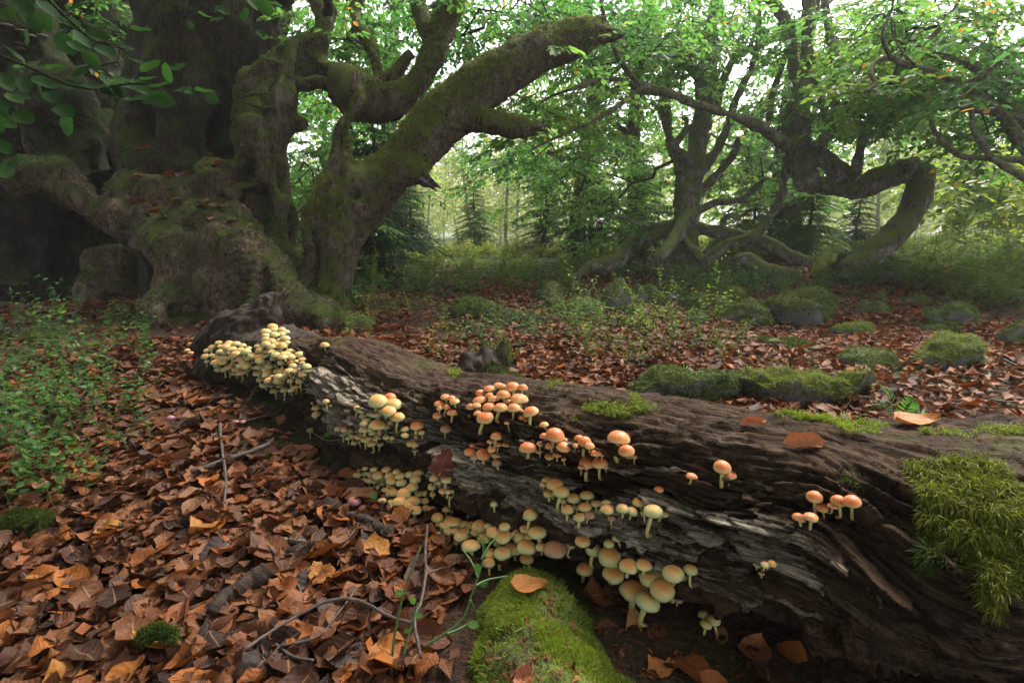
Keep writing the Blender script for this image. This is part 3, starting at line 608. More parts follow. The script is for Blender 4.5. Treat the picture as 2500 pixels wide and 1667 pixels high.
cluster(*C2, [(1325,530,75,'cap_yellow','small yellow mushroom above the largest capped group, left one of a pair'.replace('left one of', 'one of')),(1385,490,70,'cap_yellow','small yellow mushroom above the largest capped group, one of a pair')], 'cap_yellow', '', 'pair of mushrooms over the largest group')
cluster(*C2, [(1145,715,115,'cap_yellow','low pale mushroom without visible stem beneath the tall stems'),(1930,720,97,'cap_yellow','pale yellow mushroom standing apart on dark wood'),(1840,945,60,'cap_brown','small mauve brown mushroom on soil under the log')], 'cap_yellow', '', 'mushrooms about the largest group', out=.4)
cluster(*C3, [(795,635,70),(835,690,52),(915,655,65),(980,655,75),(885,680,45),(718,740,58),(778,735,62)], 'cap_orange', 'peach coloured mushroom in the group of seven near the hanging moss', 'seven mushrooms near the hanging moss', stem=1.0)
cluster(*C3, [(510,972,38),(548,975,38),(584,970,38),(530,1018,28)], 'cap_yellow', 'tiny yellow mushroom in the group of four on black wood', 'four tiny mushrooms on black wood')
cluster(*C3, [(335,487,78,'cap_orange','orange mushroom perched on a pale splinter of wood'),(372,525,58,'cap_orange','small orange mushroom leaning under the perched one'),(182,530,50,'cap_orange','small orange mushroom beside a torn pale splinter')], 'cap_orange', '', 'mushrooms on the pale splinter')
cluster(*C3, [(240,1222,50),(290,1250,65),(255,1270,55)], 'cap_yellow', 'grey green mushroom in the dark gap beneath the log', 'mushrooms in the gap under the log')
cluster(*C6, [(980,730,30),(1010,765,65),(1008,815,65),(1085,720,52),(1120,750,30),(1250,785,50),(1320,768,52),(1358,788,58)], 'cap_yellow', 'slender little yellow mushroom along the ragged lower edge of the log', 'slender mushrooms on the ragged edge', stem=1.2)
cluster(*C6, [(1480,710,135),(1575,680,85,'cap_orange'),(1605,730,120),(1475,805,105),(1565,785,105),(1635,835,95),(1480,890,120)], 'cap_yellow', 'broad yellow mushroom in the heaped group by the hooked splinter', 'mushrooms heaped by the hooked splinter')
cluster(*C6, [(1180,925,60),(1265,945,75),(1320,940,45),(1380,930,80),(1225,935,50),(1335,985,65),(1390,1005,70),(1435,1035,70),(1465,995,55),(1500,1045,50),(1545,990,50),(1590,998,40),(1440,955,60)], 'cap_yellow', 'dull green yellow mushroom shaded under the heaped group', 'mushrooms shaded under the heap', out=.4)
cluster(*C6, [(1780,900,100,'cap_orange','bright orange mushroom over a few yellow ones'),(1690,930,65),(1815,955,50),(1690,975,60),(1735,1035,70),(1765,1050,50),(1765,1090,50)], 'cap_yellow', 'small yellow mushroom beneath the bright orange single cap', 'mushrooms under the bright orange cap')
cluster(*C6, [(40,275,30),(20,330,45),(58,312,40),(55,345,45)], 'cap_yellow', 'pale yellow mushroom in the tiny group beside the broken log end', 'tiny group beside the log end', onto='ground')
cluster(*C6, [(1075,285,65)], 'cap_yellow', 'single yellow mushroom behind the back edge of the log', 'mushroom behind the log')
# the great cluster on the broken end
def dart(blobs, n, dmin):
    out = []; tries = 0
    while len(out) < n and tries < 20000:
        tries += 1; b = blobs[int(rng.integers(len(blobs)))]; a = rng.random() * 6.283; r = math.sqrt(rng.random())
        u, v = b[0] + b[2] * r * math.cos(a), b[1] + b[3] * r * math.sin(a)
        if all((u - p[0]) ** 2 + ((v - p[1]) * 1.45) ** 2 > dmin ** 2 for p in out): out.append((u, v))
    return out
big = dart([(560, 868, 60, 36), (575, 880, 55, 32), (690, 905, 62, 36), (690, 925, 55, 30), (672, 825, 34, 32), (655, 860, 32, 30), (715, 880, 34, 28)], 122, 12.5)
for k, (u, v) in enumerate(sorted(big[:74], key=lambda q: q[1])):
    mushroom(u, v, random.uniform(19, 26), 'cap_yellow', 'cream yellow mushroom in the huge cluster on the broken end of the log', 'mushrooms of the huge cluster', out=.5)
fill = dart([(940, 1180, 60, 26), (985, 1215, 60, 26), (900, 1160, 40, 20), (1130, 1290, 70, 26), (1190, 1320, 80, 26), (1090, 1275, 40, 18), (880, 1060, 50, 22), (930, 1020, 50, 24)], 84, 13.0)
acc = Acc()
for (u, v) in big[74:] + fill:
    w = random.uniform(15, 22); base, c, rad, nn = mushroom_geom(u, v, w, 'log', .3)
    me = CAPS['cap_yellow'][0]; T = np.zeros(len(me.vertices) * 3, np.float32); me.vertices.foreach_get('co', T); T = T.reshape(-1, 3)
    q = np.zeros(len(me.loops), np.int32); me.loops.foreach_get('vertex_index', q); hh = np.zeros(len(T), np.float32); me.attributes['h'].data.foreach_get('value', hh)
    uu = np.zeros(len(T), np.float32); me.attributes['under'].data.foreach_get('value', uu)
    acc.add(T * rad + c - np.array((0, 0, rad * .3)), q.reshape(-1, 4), h=hh, under=uu)
    V, f4, f3 = stem_arrays(base, c, rad * .2, np.zeros(3)); acc.add(V, f4, h=np.full(len(V), .3), under=np.zeros(len(V)))
o = link('small_mushrooms', acc.mesh('small_mushrooms'), 'cap_yellow'); tag(o, 'smallest caps packed between the larger mushrooms of the crowded clusters', 'mushrooms', None, 'stuff')
for (u, v, w, lb) in ((416, 1018, 20, 'pink mushroom with a yellowish middle among fallen leaves'), (592, 1028, 16, 'pinkish purple mushroom cap, one of a touching pair on leaves'), (575, 1029, 16, 'pinkish purple mushroom cap, one of a touching pair on leaves'),
                      (588, 1003, 11, 'tiny purple mushroom behind the touching pair'), (757, 1049, 17, 'lilac mushroom beside a green sprig near the log'), (868, 1086, 16, 'small lilac mushroom on a thin pink stem'),
                      (865, 1222, 34, 'flat crimson mushroom cap beside a small green sprig'), (316, 1015, 11, 'tiny violet mushroom beside the bilberry leaves')):
    mushroom(u, v, w, 'cap_pink', lb, 'purple mushrooms on the woodland floor', 'ground', 'stem_pink', stem=1.3 if w < 30 else .8)

# ------------------------------------------------------------------ trees: wood
def wood(limbs_big, limbs_thin, voxel, disp, it=3):
    acc = Acc()
    for k in limbs_big:
        c, r = limb_px(k); acc.add(*tube(c, r, 18))
    V, f4 = remesh(*acc.arrays(), voxel, it); N = vnormals(V, f4); V = V + N * disp(V, N)[:, None]
    out = Acc(); out.add(V, f4)
    for k in limbs_thin:
        c, r = limb_px(k); r = r * (1 + .18 * noise(c * 9, 3)); c = c + .25 * r[:, None] * np.stack([noise(c * 7, 5), noise(c * 7, 6), noise(c * 7, 7)], 1)
        out.add(*tube(c, r, 9))
    return out
def nodes_of(limbs, min_r=0.0):
    p = []
    for k in limbs:
        c, r = limb_px(k); p.append(c[r >= min_r])
    return np.concatenate(p)
def at_base(pts): return pts - np.asarray(pts)  # unused

# ------------------------------------------------------------------ trees: foliage
LEAF = np.array([(0, 0, 0), (.30, .27, .05), (.72, .24, .03), (1, 0, -.10), (.72, -.24, .03), (.30, -.27, .05)]) ; LEAF_F = np.array([(0, 3, 2, 1), (0, 5, 4, 3)])
def make_spray(seed, L=.55, leaf=.068, side=3):
    r = np.random.default_rng(seed); pos = []; Rm = []; sc = []; tw = []
    def run(o, d, length, n):
        pts = [o]; step = length / n
        for i in range(n):
            d = d + np.array((0, r.normal(0, .10), r.normal(-.04, .06))); d = d / np.linalg.norm(d); o2 = o + d * step; o = o2; pts.append(o)
            if i % 3 == 2 or i == n - 1: j0 = 3 * (i // 3); tw.append((pts[j0], o, .0035 * (1 - .7 * j0 / n), .0035 * (1 - .7 * (i + 1) / n)))
            sgn = 1 if i % 2 else -1; ang = sgn * r.uniform(.6, 1.1); dx = np.array((d[0] * math.cos(ang) - d[1] * math.sin(ang), d[0] * math.sin(ang) + d[1] * math.cos(ang), r.normal(-.28, .25)))
            pos.append(o); Rm.append(rot_from(dx[None], nrm(np.array([[r.normal(0, .42), r.normal(0, .42), 1.0]])))[0]); sc.append(leaf * r.uniform(.65, 1.15))
        pos.append(o); Rm.append(rot_from((d + np.array((0, 0, -.2)))[None], np.array([[r.normal(0, .3), r.normal(0, .3), 1.0]]))[0]); sc.append(leaf)
        return pts
    m = run(np.zeros(3), np.array((1.0, 0, 0)), L, 10)
    for s in range(side):
        k = 2 + int(r.integers(6)); sg = 1 if s % 2 else -1; a = sg * r.uniform(.5, .9)
        run(m[k], np.array((math.cos(a), math.sin(a), -.05)), L * r.uniform(.35, .6), 6)
    V, f = instance(LEAF, LEAF_F, np.array(Rm), np.array(pos), np.array(sc)); nl = len(pos)
    TV = []; TF = []
    for a, b, ra, rb in tw:
        q = np.array([(0, 1, 0), (0, -.5, .87), (0, -.5, -.87)]); n0 = len(TV); TV += list(a + q * ra) + list(b + q * rb)
        TF += [(n0 + i, n0 + (i + 1) % 3, n0 + 3 + (i + 1) % 3, n0 + 3 + i) for i in range(3)]
    return V, f, nl, np.array(TV), np.array(TF)
SPRAYS = [make_spray(100 + i, leaf=.082) for i in range(6)]
def grow(skel, targets, step=.28):
    """branches reaching from the skeleton to every spray; returns nodes and edges"""
    nodes = [np.asarray(skel, float)]; cur = np.concatenate(nodes); parent = [-1] * len(cur)
    tg = np.asarray(targets, float); best = np.full(len(tg), 1e9); bi = np.zeros(len(tg), int); start = 0; todo = np.ones(len(tg), bool); leafnode = np.zeros(len(tg), int)
    pts = list(cur)
    def upd(i0):
        A = np.array(pts[i0:])
        for c in range(0, len(tg), 400):
            D = np.linalg.norm(tg[c:c + 400, None] - A[None], axis=2); m = D.argmin(1); dm = D[np.arange(len(m)), m]; b = dm < best[c:c + 400]
            best[c:c + 400][b] = dm[b]; bi[c:c + 400][b] = m[b] + i0
    upd(0)
    while todo.any():
        i = int(np.where(todo, best, 1e9).argmin()); todo[i] = False; a = pts[bi[i]]; b = tg[i]; d = np.linalg.norm(b - a); n = max(1, int(d / step)); i0 = len(pts); pr = int(bi[i])
        for k in range(1, n + 1):
            f = k / n; q = a + (b - a) * f + (np.array((0, 0, .10 * d * math.sin(math.pi * f))) + rng.normal(0, .035 * d, 3)) * (0 if k == n else 1)
            pts.append(q); parent.append(pr); pr = len(pts) - 1
        leafnode[i] = pr; upd(i0)
    return np.array(pts), np.array(parent), leafnode
def crown(skel, clusters, tree, leafmat, twigmat='bark_limb', base_r=.0035, leaf_scale=1.0, tint=(.0, .75), spread=1.0, droop=-.08, keep=None, twigs=True):
    tg = []
    for (u, v, d, ru, rv, rd, n) in clusters:
        q = rng.normal(0, .5, (n, 3)); tg.append(P(u + q[:, 0] * ru * 1.2, v + q[:, 1] * rv * 1.2, np.maximum(d + q[:, 2] * rd, 2.2)))
    tg = np.concatenate(tg)
    if keep is not None: tg = tg[keep(tg)]
    pts, par, ln = grow(skel, tg)
    cnt = np.zeros(len(pts)); cnt[ln] += 1
    for i in range(len(pts) - 1, -1, -1):
        if par[i] >= 0: cnt[par[i]] += cnt[i]
    rad = base_r * np.maximum(cnt, 1) ** .42; e = np.nonzero(par >= 0)[0]; a, b = pts[par[e]], pts[e]
    isroot = par[par[e]] < 0
    ra = np.where(isroot, rad[e] * 1.2, np.minimum(rad[par[e]], rad[e] * 1.6)); d = nrm(b - a); s1 = nrm(np.cross(d, np.array((.3, .1, .95)) + 0 * d)); s2 = np.cross(d, s1)
    ang = np.arange(5) * 2 * math.pi / 5; ring = np.cos(ang)[None, :, None] * s1[:, None] + np.sin(ang)[None, :, None] * s2[:, None]
    V = np.concatenate([a[:, None] - d[:, None] * ra[:, None, None] * .4 + ring * ra[:, None, None], b[:, None] + ring * rad[e][:, None, None]], 1).reshape(-1, 3); o = (np.arange(len(e)) * 10)[:, None, None]
    f = (o + np.array([(i, (i + 1) % 5, 5 + (i + 1) % 5, 5 + i) for i in range(5)])[None]).reshape(-1, 4)
    br = Acc(); br.add(V, f)
    dirv = pts[ln] - pts[np.maximum(par[ln], 0)]; yaw = np.arctan2(dirv[:, 1], dirv[:, 0]) + rng.normal(0, .7, len(ln)); lv = Acc()
    for rep in range(2):
        yaw2 = yaw + (rep * 2 - 1) * .55 + rng.normal(0, .3, len(ln))
        X = v3(np.cos(yaw2), np.sin(yaw2), rng.normal(droop, .22, len(ln))); Z = nrm(v3(rng.normal(0, .22, len(ln)), rng.normal(0, .22, len(ln)), np.ones(len(ln)))); Rm = rot_from(X, Z)
        pick = rng.integers(0, len(SPRAYS), len(ln)); tt = tint[0] + (tint[1] - tint[0]) * np.clip(.5 + .6 * noise(tg * .9, 77), 0, 1)
        for k, (SV, SF, nl, TV, TF) in enumerate(SPRAYS):
            m = pick == k
            if not m.any(): continue
            sc = leaf_scale * rng.uniform(.75, 1.2, m.sum()) * spread
            V, f = instance(SV, SF, Rm[m], tg[m], sc); ti = np.repeat(np.repeat(tt[m], nl) + rng.normal(0, .13, m.sum() * nl), 6); ti = np.clip(ti, 0, .97); ti[np.repeat(rng.random(m.sum() * nl) < .012, 6)] = 1
            lv.add(V, f, tint=ti)
            if twigs: V, f = instance(TV, TF, Rm[m], tg[m], sc); br.add(V, f)
    b0 = np.array(tree.location); link('branches', br.mesh('branches', True, b0), twigmat, tree); link('crown', lv.mesh('crown', True, b0), leafmat, tree)
    return len(tg)

# ---- the ancient beech
D0 = 4.7
A_BIG = [
 [(560,860,330,5.5),(555,760,320,5.5),(540,650,310,5.45),(500,540,310,5.4),(465,440,300,5.35),(458,350,285,5.3),(468,270,285,5.3),(488,180,300,5.3),(512,90,325,5.3),(528,0,350,5.4),(535,-250,330,5.5),(510,-600,280,5.6),(480,-1100,200,5.7)],
 [(230,-100,150,6.6),(230,60,170,6.6),(240,220,190,6.6),(260,400,220,6.5),(280,560,240,6.4)],
 [(575,220,90,5.9),(580,330,120,5.9),(590,450,150,5.8),(610,600,160,5.8)],
 [(120,820,360,6.6),(130,640,330,6.6),(130,460,260,6.2),(100,300,240,5.8),(40,110,200,5.6),(-40,-80,180,5.5),(-160,-400,150,5.5),(-400,-800,110,5.5)],
 [(250,500,170,5.4),(180,380,170,5.4),(150,250,150,5.4),(140,170,90,5.4)],
 [(48,458,64,4.5),(90,432,78,4.5),(130,436,70,4.5),(158,472,52,4.5),(205,508,58,4.5),(265,528,84,4.55),(340,545,120,4.6),(430,580,170,4.6)],
 [(300,500,110,4.75),(400,490,130,4.7),(500,490,130,4.7),(590,470,120,4.75)],
 [(390,540,130,4.55),(430,600,180,4.5),(490,660,220,4.45),(560,710,210,4.4),(640,750,150,4.3),(690,775,100,4.2)],
 [(540,520,90,4.5),(570,580,110,4.4),(610,650,120,4.3),(660,720,100,4.25)],
 [(560,600,200,4.9),(570,700,240,4.8),(560,800,220,4.8)],
 [(500,650,260,4.55),(600,715,230,4.35),(700,770,160,4.12),(780,800,95,4.0),(850,815,50,3.92)],
 [(450,550,140,4.55),(540,610,150,4.4),(630,680,150,4.2),(715,745,125,4.05),(790,785,80,3.95),(850,806,40,3.9)],
 [(600,660,200,4.5),(650,710,180,4.35),(715,750,125,4.15),(785,780,84,4.0),(860,800,50,3.9),(930,812,22,3.85)],
 [(450,690,140,4.3),(415,745,150,4.18),(395,800,130,4.1),(390,840,90,4.1)],
 [(520,750,150,4.4),(560,800,130,4.2),(620,830,70,4.1)],
 [(330,600,150,5.8),(310,700,180,5.8),(290,800,200,5.8)],
 [(690,700,130,4.95),(690,620,110,4.95),(678,540,115,4.95),(655,430,130,4.9),(640,340,150,4.85),(655,255,150,4.85),(695,180,112,4.95),(745,120,95,5.0),(790,60,80,5.1),(770,-40,66,5.2),(740,-200,60,5.3),(760,-500,45,5.4)],
 [(600,420,90,4.9),(560,450,120,4.8),(500,470,120,4.75)],
 [(700,300,80,4.9),(740,305,46,4.9),(752,310,24,4.9)],
 [(690,260,60,4.9),(735,262,44,4.9)],
 [(735,120,80,5.0),(800,180,72,5.0),(860,222,66,5.0),(930,250,62,5.0),(1000,228,64,5.0),(1050,145,62,5.0),(1080,60,60,5.0),(1112,-20,56,5.0),(1150,-160,46,5.0),(1160,-420,36,5.1)],
 [(800,830,210,4.75),(790,745,160,4.72),(805,655,138,4.7),(845,545,150,4.7),(900,470,140,4.7),(970,400,136,4.72),(1060,310,126,4.75),(1160,222,116,4.8),(1270,152,100,4.85),(1370,108,88,4.9),(1430,86,74,4.9),(1465,80,46,4.9),(1492,72,14,4.9)],
 [(1110,280,90,4.76),(1180,295,56,4.72),(1240,308,46,4.7),(1290,318,44,4.68)],
 [(980,400,100,4.65),(1020,425,70,4.6),(1032,436,40,4.6)],
 [(790,650,90,4.6),(783,560,84,4.58),(800,470,74,4.58),(830,390,66,4.6),(832,320,58,4.6),(858,268,48,4.6),(872,212,34,4.6)],
]
A_THIN = [
 [(935,215,26,5.0),(915,150,30,5.0),(885,80,28,5.0),(866,30,26,5.05),(885,-40,24,5.1),(900,-200,16,5.2)],
 [(900,225,30,5.0),(960,180,30,5.0),(985,150,26,5.0),(1003,132,22,5.0)],
 [(1060,120,40,5.0),(1035,60,40,5.1),(1020,0,38,5.2),(1010,-90,34,5.3)],
 [(720,205,34,4.95),(790,205,30,4.9),(850,215,30,4.95)],
 [(600,250,8,4.7),(640,262,7,4.6),(675,262,4,4.55)], [(590,235,9,4.7),(625,228,7,4.6),(660,228,4,4.55)],
]
tb = P(480, 800, 4.9); tb[2] = gz(tb[0], tb[1])
AN = thing('ancient_beech', tb, 'huge gnarled mossy beech with swollen roots and a leaning broken limb', 'tree')
def project(p):
    q = p - CAM; d = q[:, 1] * math.cos(PITCH) - q[:, 2] * math.sin(PITCH); dn = -q[:, 2] * math.cos(PITCH) - q[:, 1] * math.sin(PITCH); return 1250 + F * q[:, 0] / np.maximum(d, .01), 833.5 + F * dn / np.maximum(d, .01), d
HOLLOWS = [(545,330,30,60,.35),(590,420,26,36,.30),(625,500,34,46,.35),(100,330,60,50,.3),(460,545,26,16,.12),(865,472,14,14,.16),(640,690,14,40,.15),(250,410,40,40,.25),(350,300,30,60,.2),(430,760,24,20,.2),(700,430,16,40,.15),(760,640,10,60,.10)]
def an_disp(V, N):
    u, v, dd = project(V); front = sstep(.1, -.4, (N * nrm(V - CAM)).sum(1))
    bole = sstep(-.75, -1.2, V[:, 0])                       # the old bole is far rougher than the limbs
    d = .070 * fbm(V * 1.9, 3, 3) * (.35 + .9 * bole) + .030 * fbm(V * np.array((5, 5, 2.2)), 3, 9)
    d = d + bole * (.11 * np.abs(noise(V * np.array((2.6, 2.6, .55)), 21)) + .05 * np.abs(noise(V * np.array((7, 7, 1.6)), 23)) - .06 - .16 * sstep(.22, .6, noise(V * 2.6, 31)))
    for (a, b, ra, rb, q) in HOLLOWS: d = d - q * front * np.exp(-(((u - a) / ra) ** 2 + ((v - b) / rb) ** 2) ** 1.5)
    rings = np.exp(-(((u - 600) / 70) ** 2 + ((v - 640) / 110) ** 2)); d = d + .018 * rings * np.sin(v * .42 + u * .05 + 3 * noise(V * 4, 8))
    d = d + .014 * np.abs(noise(V * np.array((12, 12, 26)), 44)) * (1 - bole)
    return d + .014 * fbm(V * np.array((16, 16, 9)), 2, 15) + .008 * fbm(V * 40, 2, 19)
anw = Acc()
for nm, bl, th_, mt_, vx in (('trunk', A_BIG[:5], [], 'bark_ancient', .044), ('buttress', A_BIG[5:16], [], 'bark_bare_lit', .024), ('limb', A_BIG[16:], A_THIN, 'bark_limb_mossy', .024)):
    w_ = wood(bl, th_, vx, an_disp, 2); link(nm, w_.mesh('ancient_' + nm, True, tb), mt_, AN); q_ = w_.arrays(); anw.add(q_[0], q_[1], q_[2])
def ragged(u, v, d, w, du, dv, n):
    a_ = Acc()
    for k in range(n):
        o1, o2 = rng.normal(0, .24, 2) * w; L = rng.uniform(.4, 1.3) * w; pts, rr = limb_px([(u + o1 * .3 - du * w * .5, v + o2 - dv * w * .5, w * .42, d + o1 * d / F), (u + o1 * .3 + du * L * .5, v + o2 + dv * L * .5, w * .28, d + o1 * d / F), (u + du * L + o1 * .5, v + dv * L + o2 * 1.2, w * .05, d + o1 * d / F)]); a_.add(*tube(pts, rr * (1 + .3 * noise(pts * 60, k)), 7))
    link('broken_wood', a_.mesh('broken_wood', True, tb), 'bark_dead', AN)
ragged(1455, 84, 4.9, 66, .95, -.2, 9); ragged(1288, 317, 4.68, 44, .9, .15, 7); ragged(872, 216, 4.6, 34, .15, -.9, 5); ragged(1026, 432, 4.62, 46, .8, .6, 6)
aV, aF4, aF3 = anw.arrays()
_V, _F, _ = anw.arrays()
_p, _n = sample_quads(_V, _F, 13000, lambda c, n: sstep(-.1, .5, n[:, 2]) * sstep(-.05, .25, noise(c * 2.3, 61) + .25 * n[:, 2]) * (c[:, 2] < 3.4) * (((c - CAM) * n).sum(1) < .3) + 1e-9); _b = blades(_p, _n, .045, .006, .5, .75)
_o = link('moss', mesh_np('moss', _b[0] - tb, [_b[1], _b[2]], False, dict(tint=_b[3], tip=_b[4])), 'moss_deep', AN); _o['kind'] = 'stuff'
_p, _n = sample_quads(_V, _F, 13000, lambda c, n: sstep(-.25, .35, n[:, 2]) * sstep(-.30, .15, noise(c * 3.1, 63) + .35 * n[:, 2]) * (c[:, 2] < 3.4) * (c[:, 0] > -1.75) * (c[:, 2] > .9) * (((c - CAM) * n).sum(1) < .3) + 1e-9); _b = blades(_p, _n, .040, .005, .5, .9)
_o = link('moss', mesh_np('moss', _b[0] - tb, [_b[1], _b[2]], False, dict(tint=_b[3], tip=_b[4])), 'moss_gold', AN); _o['kind'] = 'stuff'
crown(nodes_of(A_BIG[16:17] + A_BIG[20:21] + A_THIN[:4] + A_BIG[:1] + A_BIG[3:4], .03),
      [(820,330,7.6,150,210,1.6,60),(720,560,8.2,70,170,1.4,40),(880,80,6.6,180,110,1.4,60),(980,270,8.2,80,110,1.6,20),(1250,20,6.4,230,90,1.4,60),(200,60,6.8,180,120,1.2,36),(330,260,7.2,60,120,1,14),
       (500,-300,5.5,500,250,1.8,80),(1200,-100,5.4,300,70,1.2,12)], AN, 'leaf_beech', tint=(.05, .72))
# unseen foliage added above and behind the camera to shade bole and foreground
def shade_canopy(n):
    q = rng.random((n, 3)); a = np.array((-8.0, -4.5, 3.6)) + q * np.array((9.6, 7.6, 2.6)); return a
def crown_world(skel, tg, tree, leafmat, **kw):
    global P
    keepP = P; it = iter([0]); P = lambda u, v, d: tg
    try: crown(skel, [(0, 0, 1, 0, 0, 0, len(tg))], tree, leafmat, **kw)
    finally: P = keepP
side = np.array((-7.5, -3.5, 1.5)) + rng.random((170, 3)) * np.array((5.2, 6.4, 2.6)); side = side[side[:, 0] < -1.5 * side[:, 1] * (side[:, 1] > 0) - 2.0]  # low foliage added out of frame to block sky light from the left
crown_world(nodes_of(A_BIG[:1] + A_BIG[16:17], .05), np.concatenate([shade_canopy(400), side]), AN, 'leaf_dark', spread=2.1, twigs=False)

# ---- central beech with low sprawling limbs
def c3(pts, d0, d1=None):
    d1 = d1 or d0; n = len(pts); return [(1300 + x * .4785, y * .4785, w * .4785, d0 + (d1 - d0) * i / max(1, n - 1)) for i, (x, y, w) in enumerate(pts)]
B_BIG = [[(u_, v_, w_ * 1.14, d_) for u_, v_, w_, d_ in L_] for L_ in [c3([(735,1460,230),(735,1380,180),(770,1230,130),(785,1120,110),(805,990,100),(830,800,95),(862,620,86),(895,450,80),(905,300,74),(930,100,62),(950,-60,54),(960,-400,40)], 8.0),
 c3([(690,1460,90),(700,1350,90),(740,1200,90)], 8.0), c3([(650,1430,70),(690,1300,80),(750,1170,80)], 7.9),
 c3([(745,1150,70),(610,1195,76),(500,1250,70),(420,1330,70),(300,1362,56),(200,1420,40),(110,1445,24)], 7.9, 7.2),
 c3([(810,1100,80),(770,1140,70),(735,1200,66),(690,1265,56),(640,1322,40)], 7.8, 7.0),
 c3([(760,1200,50),(820,1275,50),(880,1335,50),(940,1290,48),(1010,1240,48),(1150,1190,46),(1210,1110,44),(1260,1030,42),(1285,900,40),(1305,790,40)], 7.6, 7.0),
 c3([(840,1160,60),(1000,1195,58),(1180,1235,60),(1280,1290,56),(1430,1340,44)], 7.9, 7.2),
 c3([(820,1430,70),(930,1390,76),(1020,1355,70),(1085,1325,80),(1150,1365,76),(1220,1395,70),(1370,1395,44)], 7.7, 7.1),
 c3([(750,1060,56),(765,900,52),(735,800,50),(705,730,46),(682,600,44),(690,450,40),(690,330,36),(640,200,34),(610,60,30),(600,-100,26)], 8.2, 8.6)]]
B_THIN = [c3([(840,1080,44),(930,1035,40),(1060,1020,36),(1120,970,30),(1190,910,20)], 7.8, 7.2),
 c3([(755,1120,26),(640,1150,26),(550,1142,24),(470,1112,20),(390,1100,14)], 7.8, 7.2),
 c3([(860,980,46),(950,880,40),(1030,770,34),(1050,700,20)], 8.0, 7.6), c3([(860,880,50),(950,750,46),(1005,610,42),(1045,490,38),(1110,370,30),(1150,200,22),(1160,60,16)], 8.0, 7.6),
 c3([(790,800,50),(740,770,40),(725,750,36),(770,680,34),(830,630,24)], 7.8, 7.5), c3([(765,690,22),(790,620,20),(770,600,16)], 7.6),
 c3([(700,720,30),(660,590,24),(610,510,16)], 8.3), c3([(850,370,60),(780,320,56),(700,290,44),(600,300,34),(450,300,20)], 7.8, 7.2),
 c3([(700,300,40),(600,220,40),(520,150,30),(400,60,20)], 7.6, 7.0), c3([(940,560,40),(960,450,44),(1010,330,38),(1060,270,34),(1180,230,30),(1270,150,24)], 8.2, 8.4),
 c3([(860,560,30),(845,430,38),(850,350,40)], 8.1), c3([(880,1180,34),(960,1200,30),(970,1140,30),(1000,1100,26),(1060,1120,18)], 7.9, 7.4),
 c3([(800,1400,30),(860,1310,30),(950,1220,26)], 8.2), c3([(1010,300,26),(1090,270,22),(1150,120,16),(1170,-40,10)], 8.0)]
bb = P(1655, 690, 8.0); bb[2] = gz(bb[0], bb[1])
CB = thing('sprawling_beech', bb, 'upright beech with low mossy limbs sprawling out to the ground', 'tree')
bw = wood(B_BIG, B_THIN, .026, lambda V, N: .046 * fbm(V * 3.4, 3, 3) + .016 * fbm(V * 12, 2, 5))
link('trunk', bw.mesh('sprawling_trunk', True, bb), 'bark_beech', CB)
crown(nodes_of(B_BIG[:1] + B_BIG[8:] + B_THIN[2:4] + B_THIN[7:11] + B_THIN[:1], .015),
      [(1450,120,7.6,160,110,1.6,60),(1620,100,7.4,140,100,1.6,60),(1780,60,8.0,150,90,1.6,50),(1270,400,8.6,110,60,1.0,22),(1400,400,8.8,110,110,1.2,46),(1500,520,8.6,120,70,1.0,36),(1560,330,9.2,120,120,1.2,26),(1800,300,9.4,130,110,1.2,34),
       (1850,440,9.0,90,70,1,22),(1700,440,9.5,90,70,1,14),(1650,-90,7.5,400,80,1.5,14)], CB, 'leaf_beech', tint=(.05, .8))

# ---- twisted beech
def c4(pts, d0, d1=None):
    d1 = d1 or d0; n = len(pts); return [(1850 + x * .4783, y * .4783, w * .4783, d0 + (d1 - d0) * i / max(1, n - 1)) for i, (x, y, w) in enumerate(pts)]
T_BIG = [[(u_, v_, w_ * 1.0, d_) for u_, v_, w_, d_ in L_] for L_ in [c4([(470,1400,150),(545,1320,130),(640,1240,120),(720,1160,122),(780,1080,120),(820,1000,126),(845,920,124),(800,866,112),(700,884,120),(600,925,120),(520,965,110),(430,965,84),(330,950,78),(255,950,76)], 6.6, 6.9),
 c4([(250,950,90),(240,880,118),(205,760,120),(190,640,124),(205,540,106),(235,430,76),(250,320,66),(254,200,58),(260,60,52),(262,-80,48),(270,-400,36)], 6.9),
 c4([(230,955,50),(215,975,24)], 6.9), c4([(480,930,80),(430,880,86),(370,830,80),(310,780,74),(280,740,60)], 6.7, 6.9),
 c4([(205,560,70),(195,430,60),(180,300,62),(160,170,60),(110,60,52),(60,-20,44),(0,-200,36)], 7.0, 7.3),
 c4([(760,856,90),(800,828,60),(822,840,30)], 6.55), c4([(470,1400,90),(430,1440,60)], 6.5),
 c4([(210,720,60),(150,745,64),(90,700,60),(0,645,54),(-100,605,50),(-220,560,46),(-350,520,42),(-520,460,42),(-620,445,46),(-700,410,40),(-800,405,30),(-960,460,22)], 6.8, 5.9)]]
T_THIN = [c4([(300,760,60),(350,690,56),(385,600,48),(400,480,44),(395,360,42),(375,230,40),(350,100,38),(335,-60,32)], 6.7, 6.3),
 c4([(360,620,40),(330,540,38),(300,450,34),(270,380,26)], 6.6, 6.4), c4([(488,900,60),(515,800,48),(545,690,46),(560,640,40),(575,540,18)], 6.6, 6.3),
 c4([(380,600,24),(300,590,30),(240,640,34)], 6.9), c4([(60,620,36),(80,480,34),(120,360,30),(150,250,20)], 7.4),
 c4([(-600,445,26),(-690,330,26),(-740,230,22),(-790,60,20),(-800,-80,16)], 6.0, 5.6), c4([(-600,455,26),(-720,545,24),(-850,620,22),(-1000,690,16),(-1150,760,12)], 6.0, 5.8),
 c4([(-280,540,14),(-300,480,10),(-330,420,8)], 6.1)]
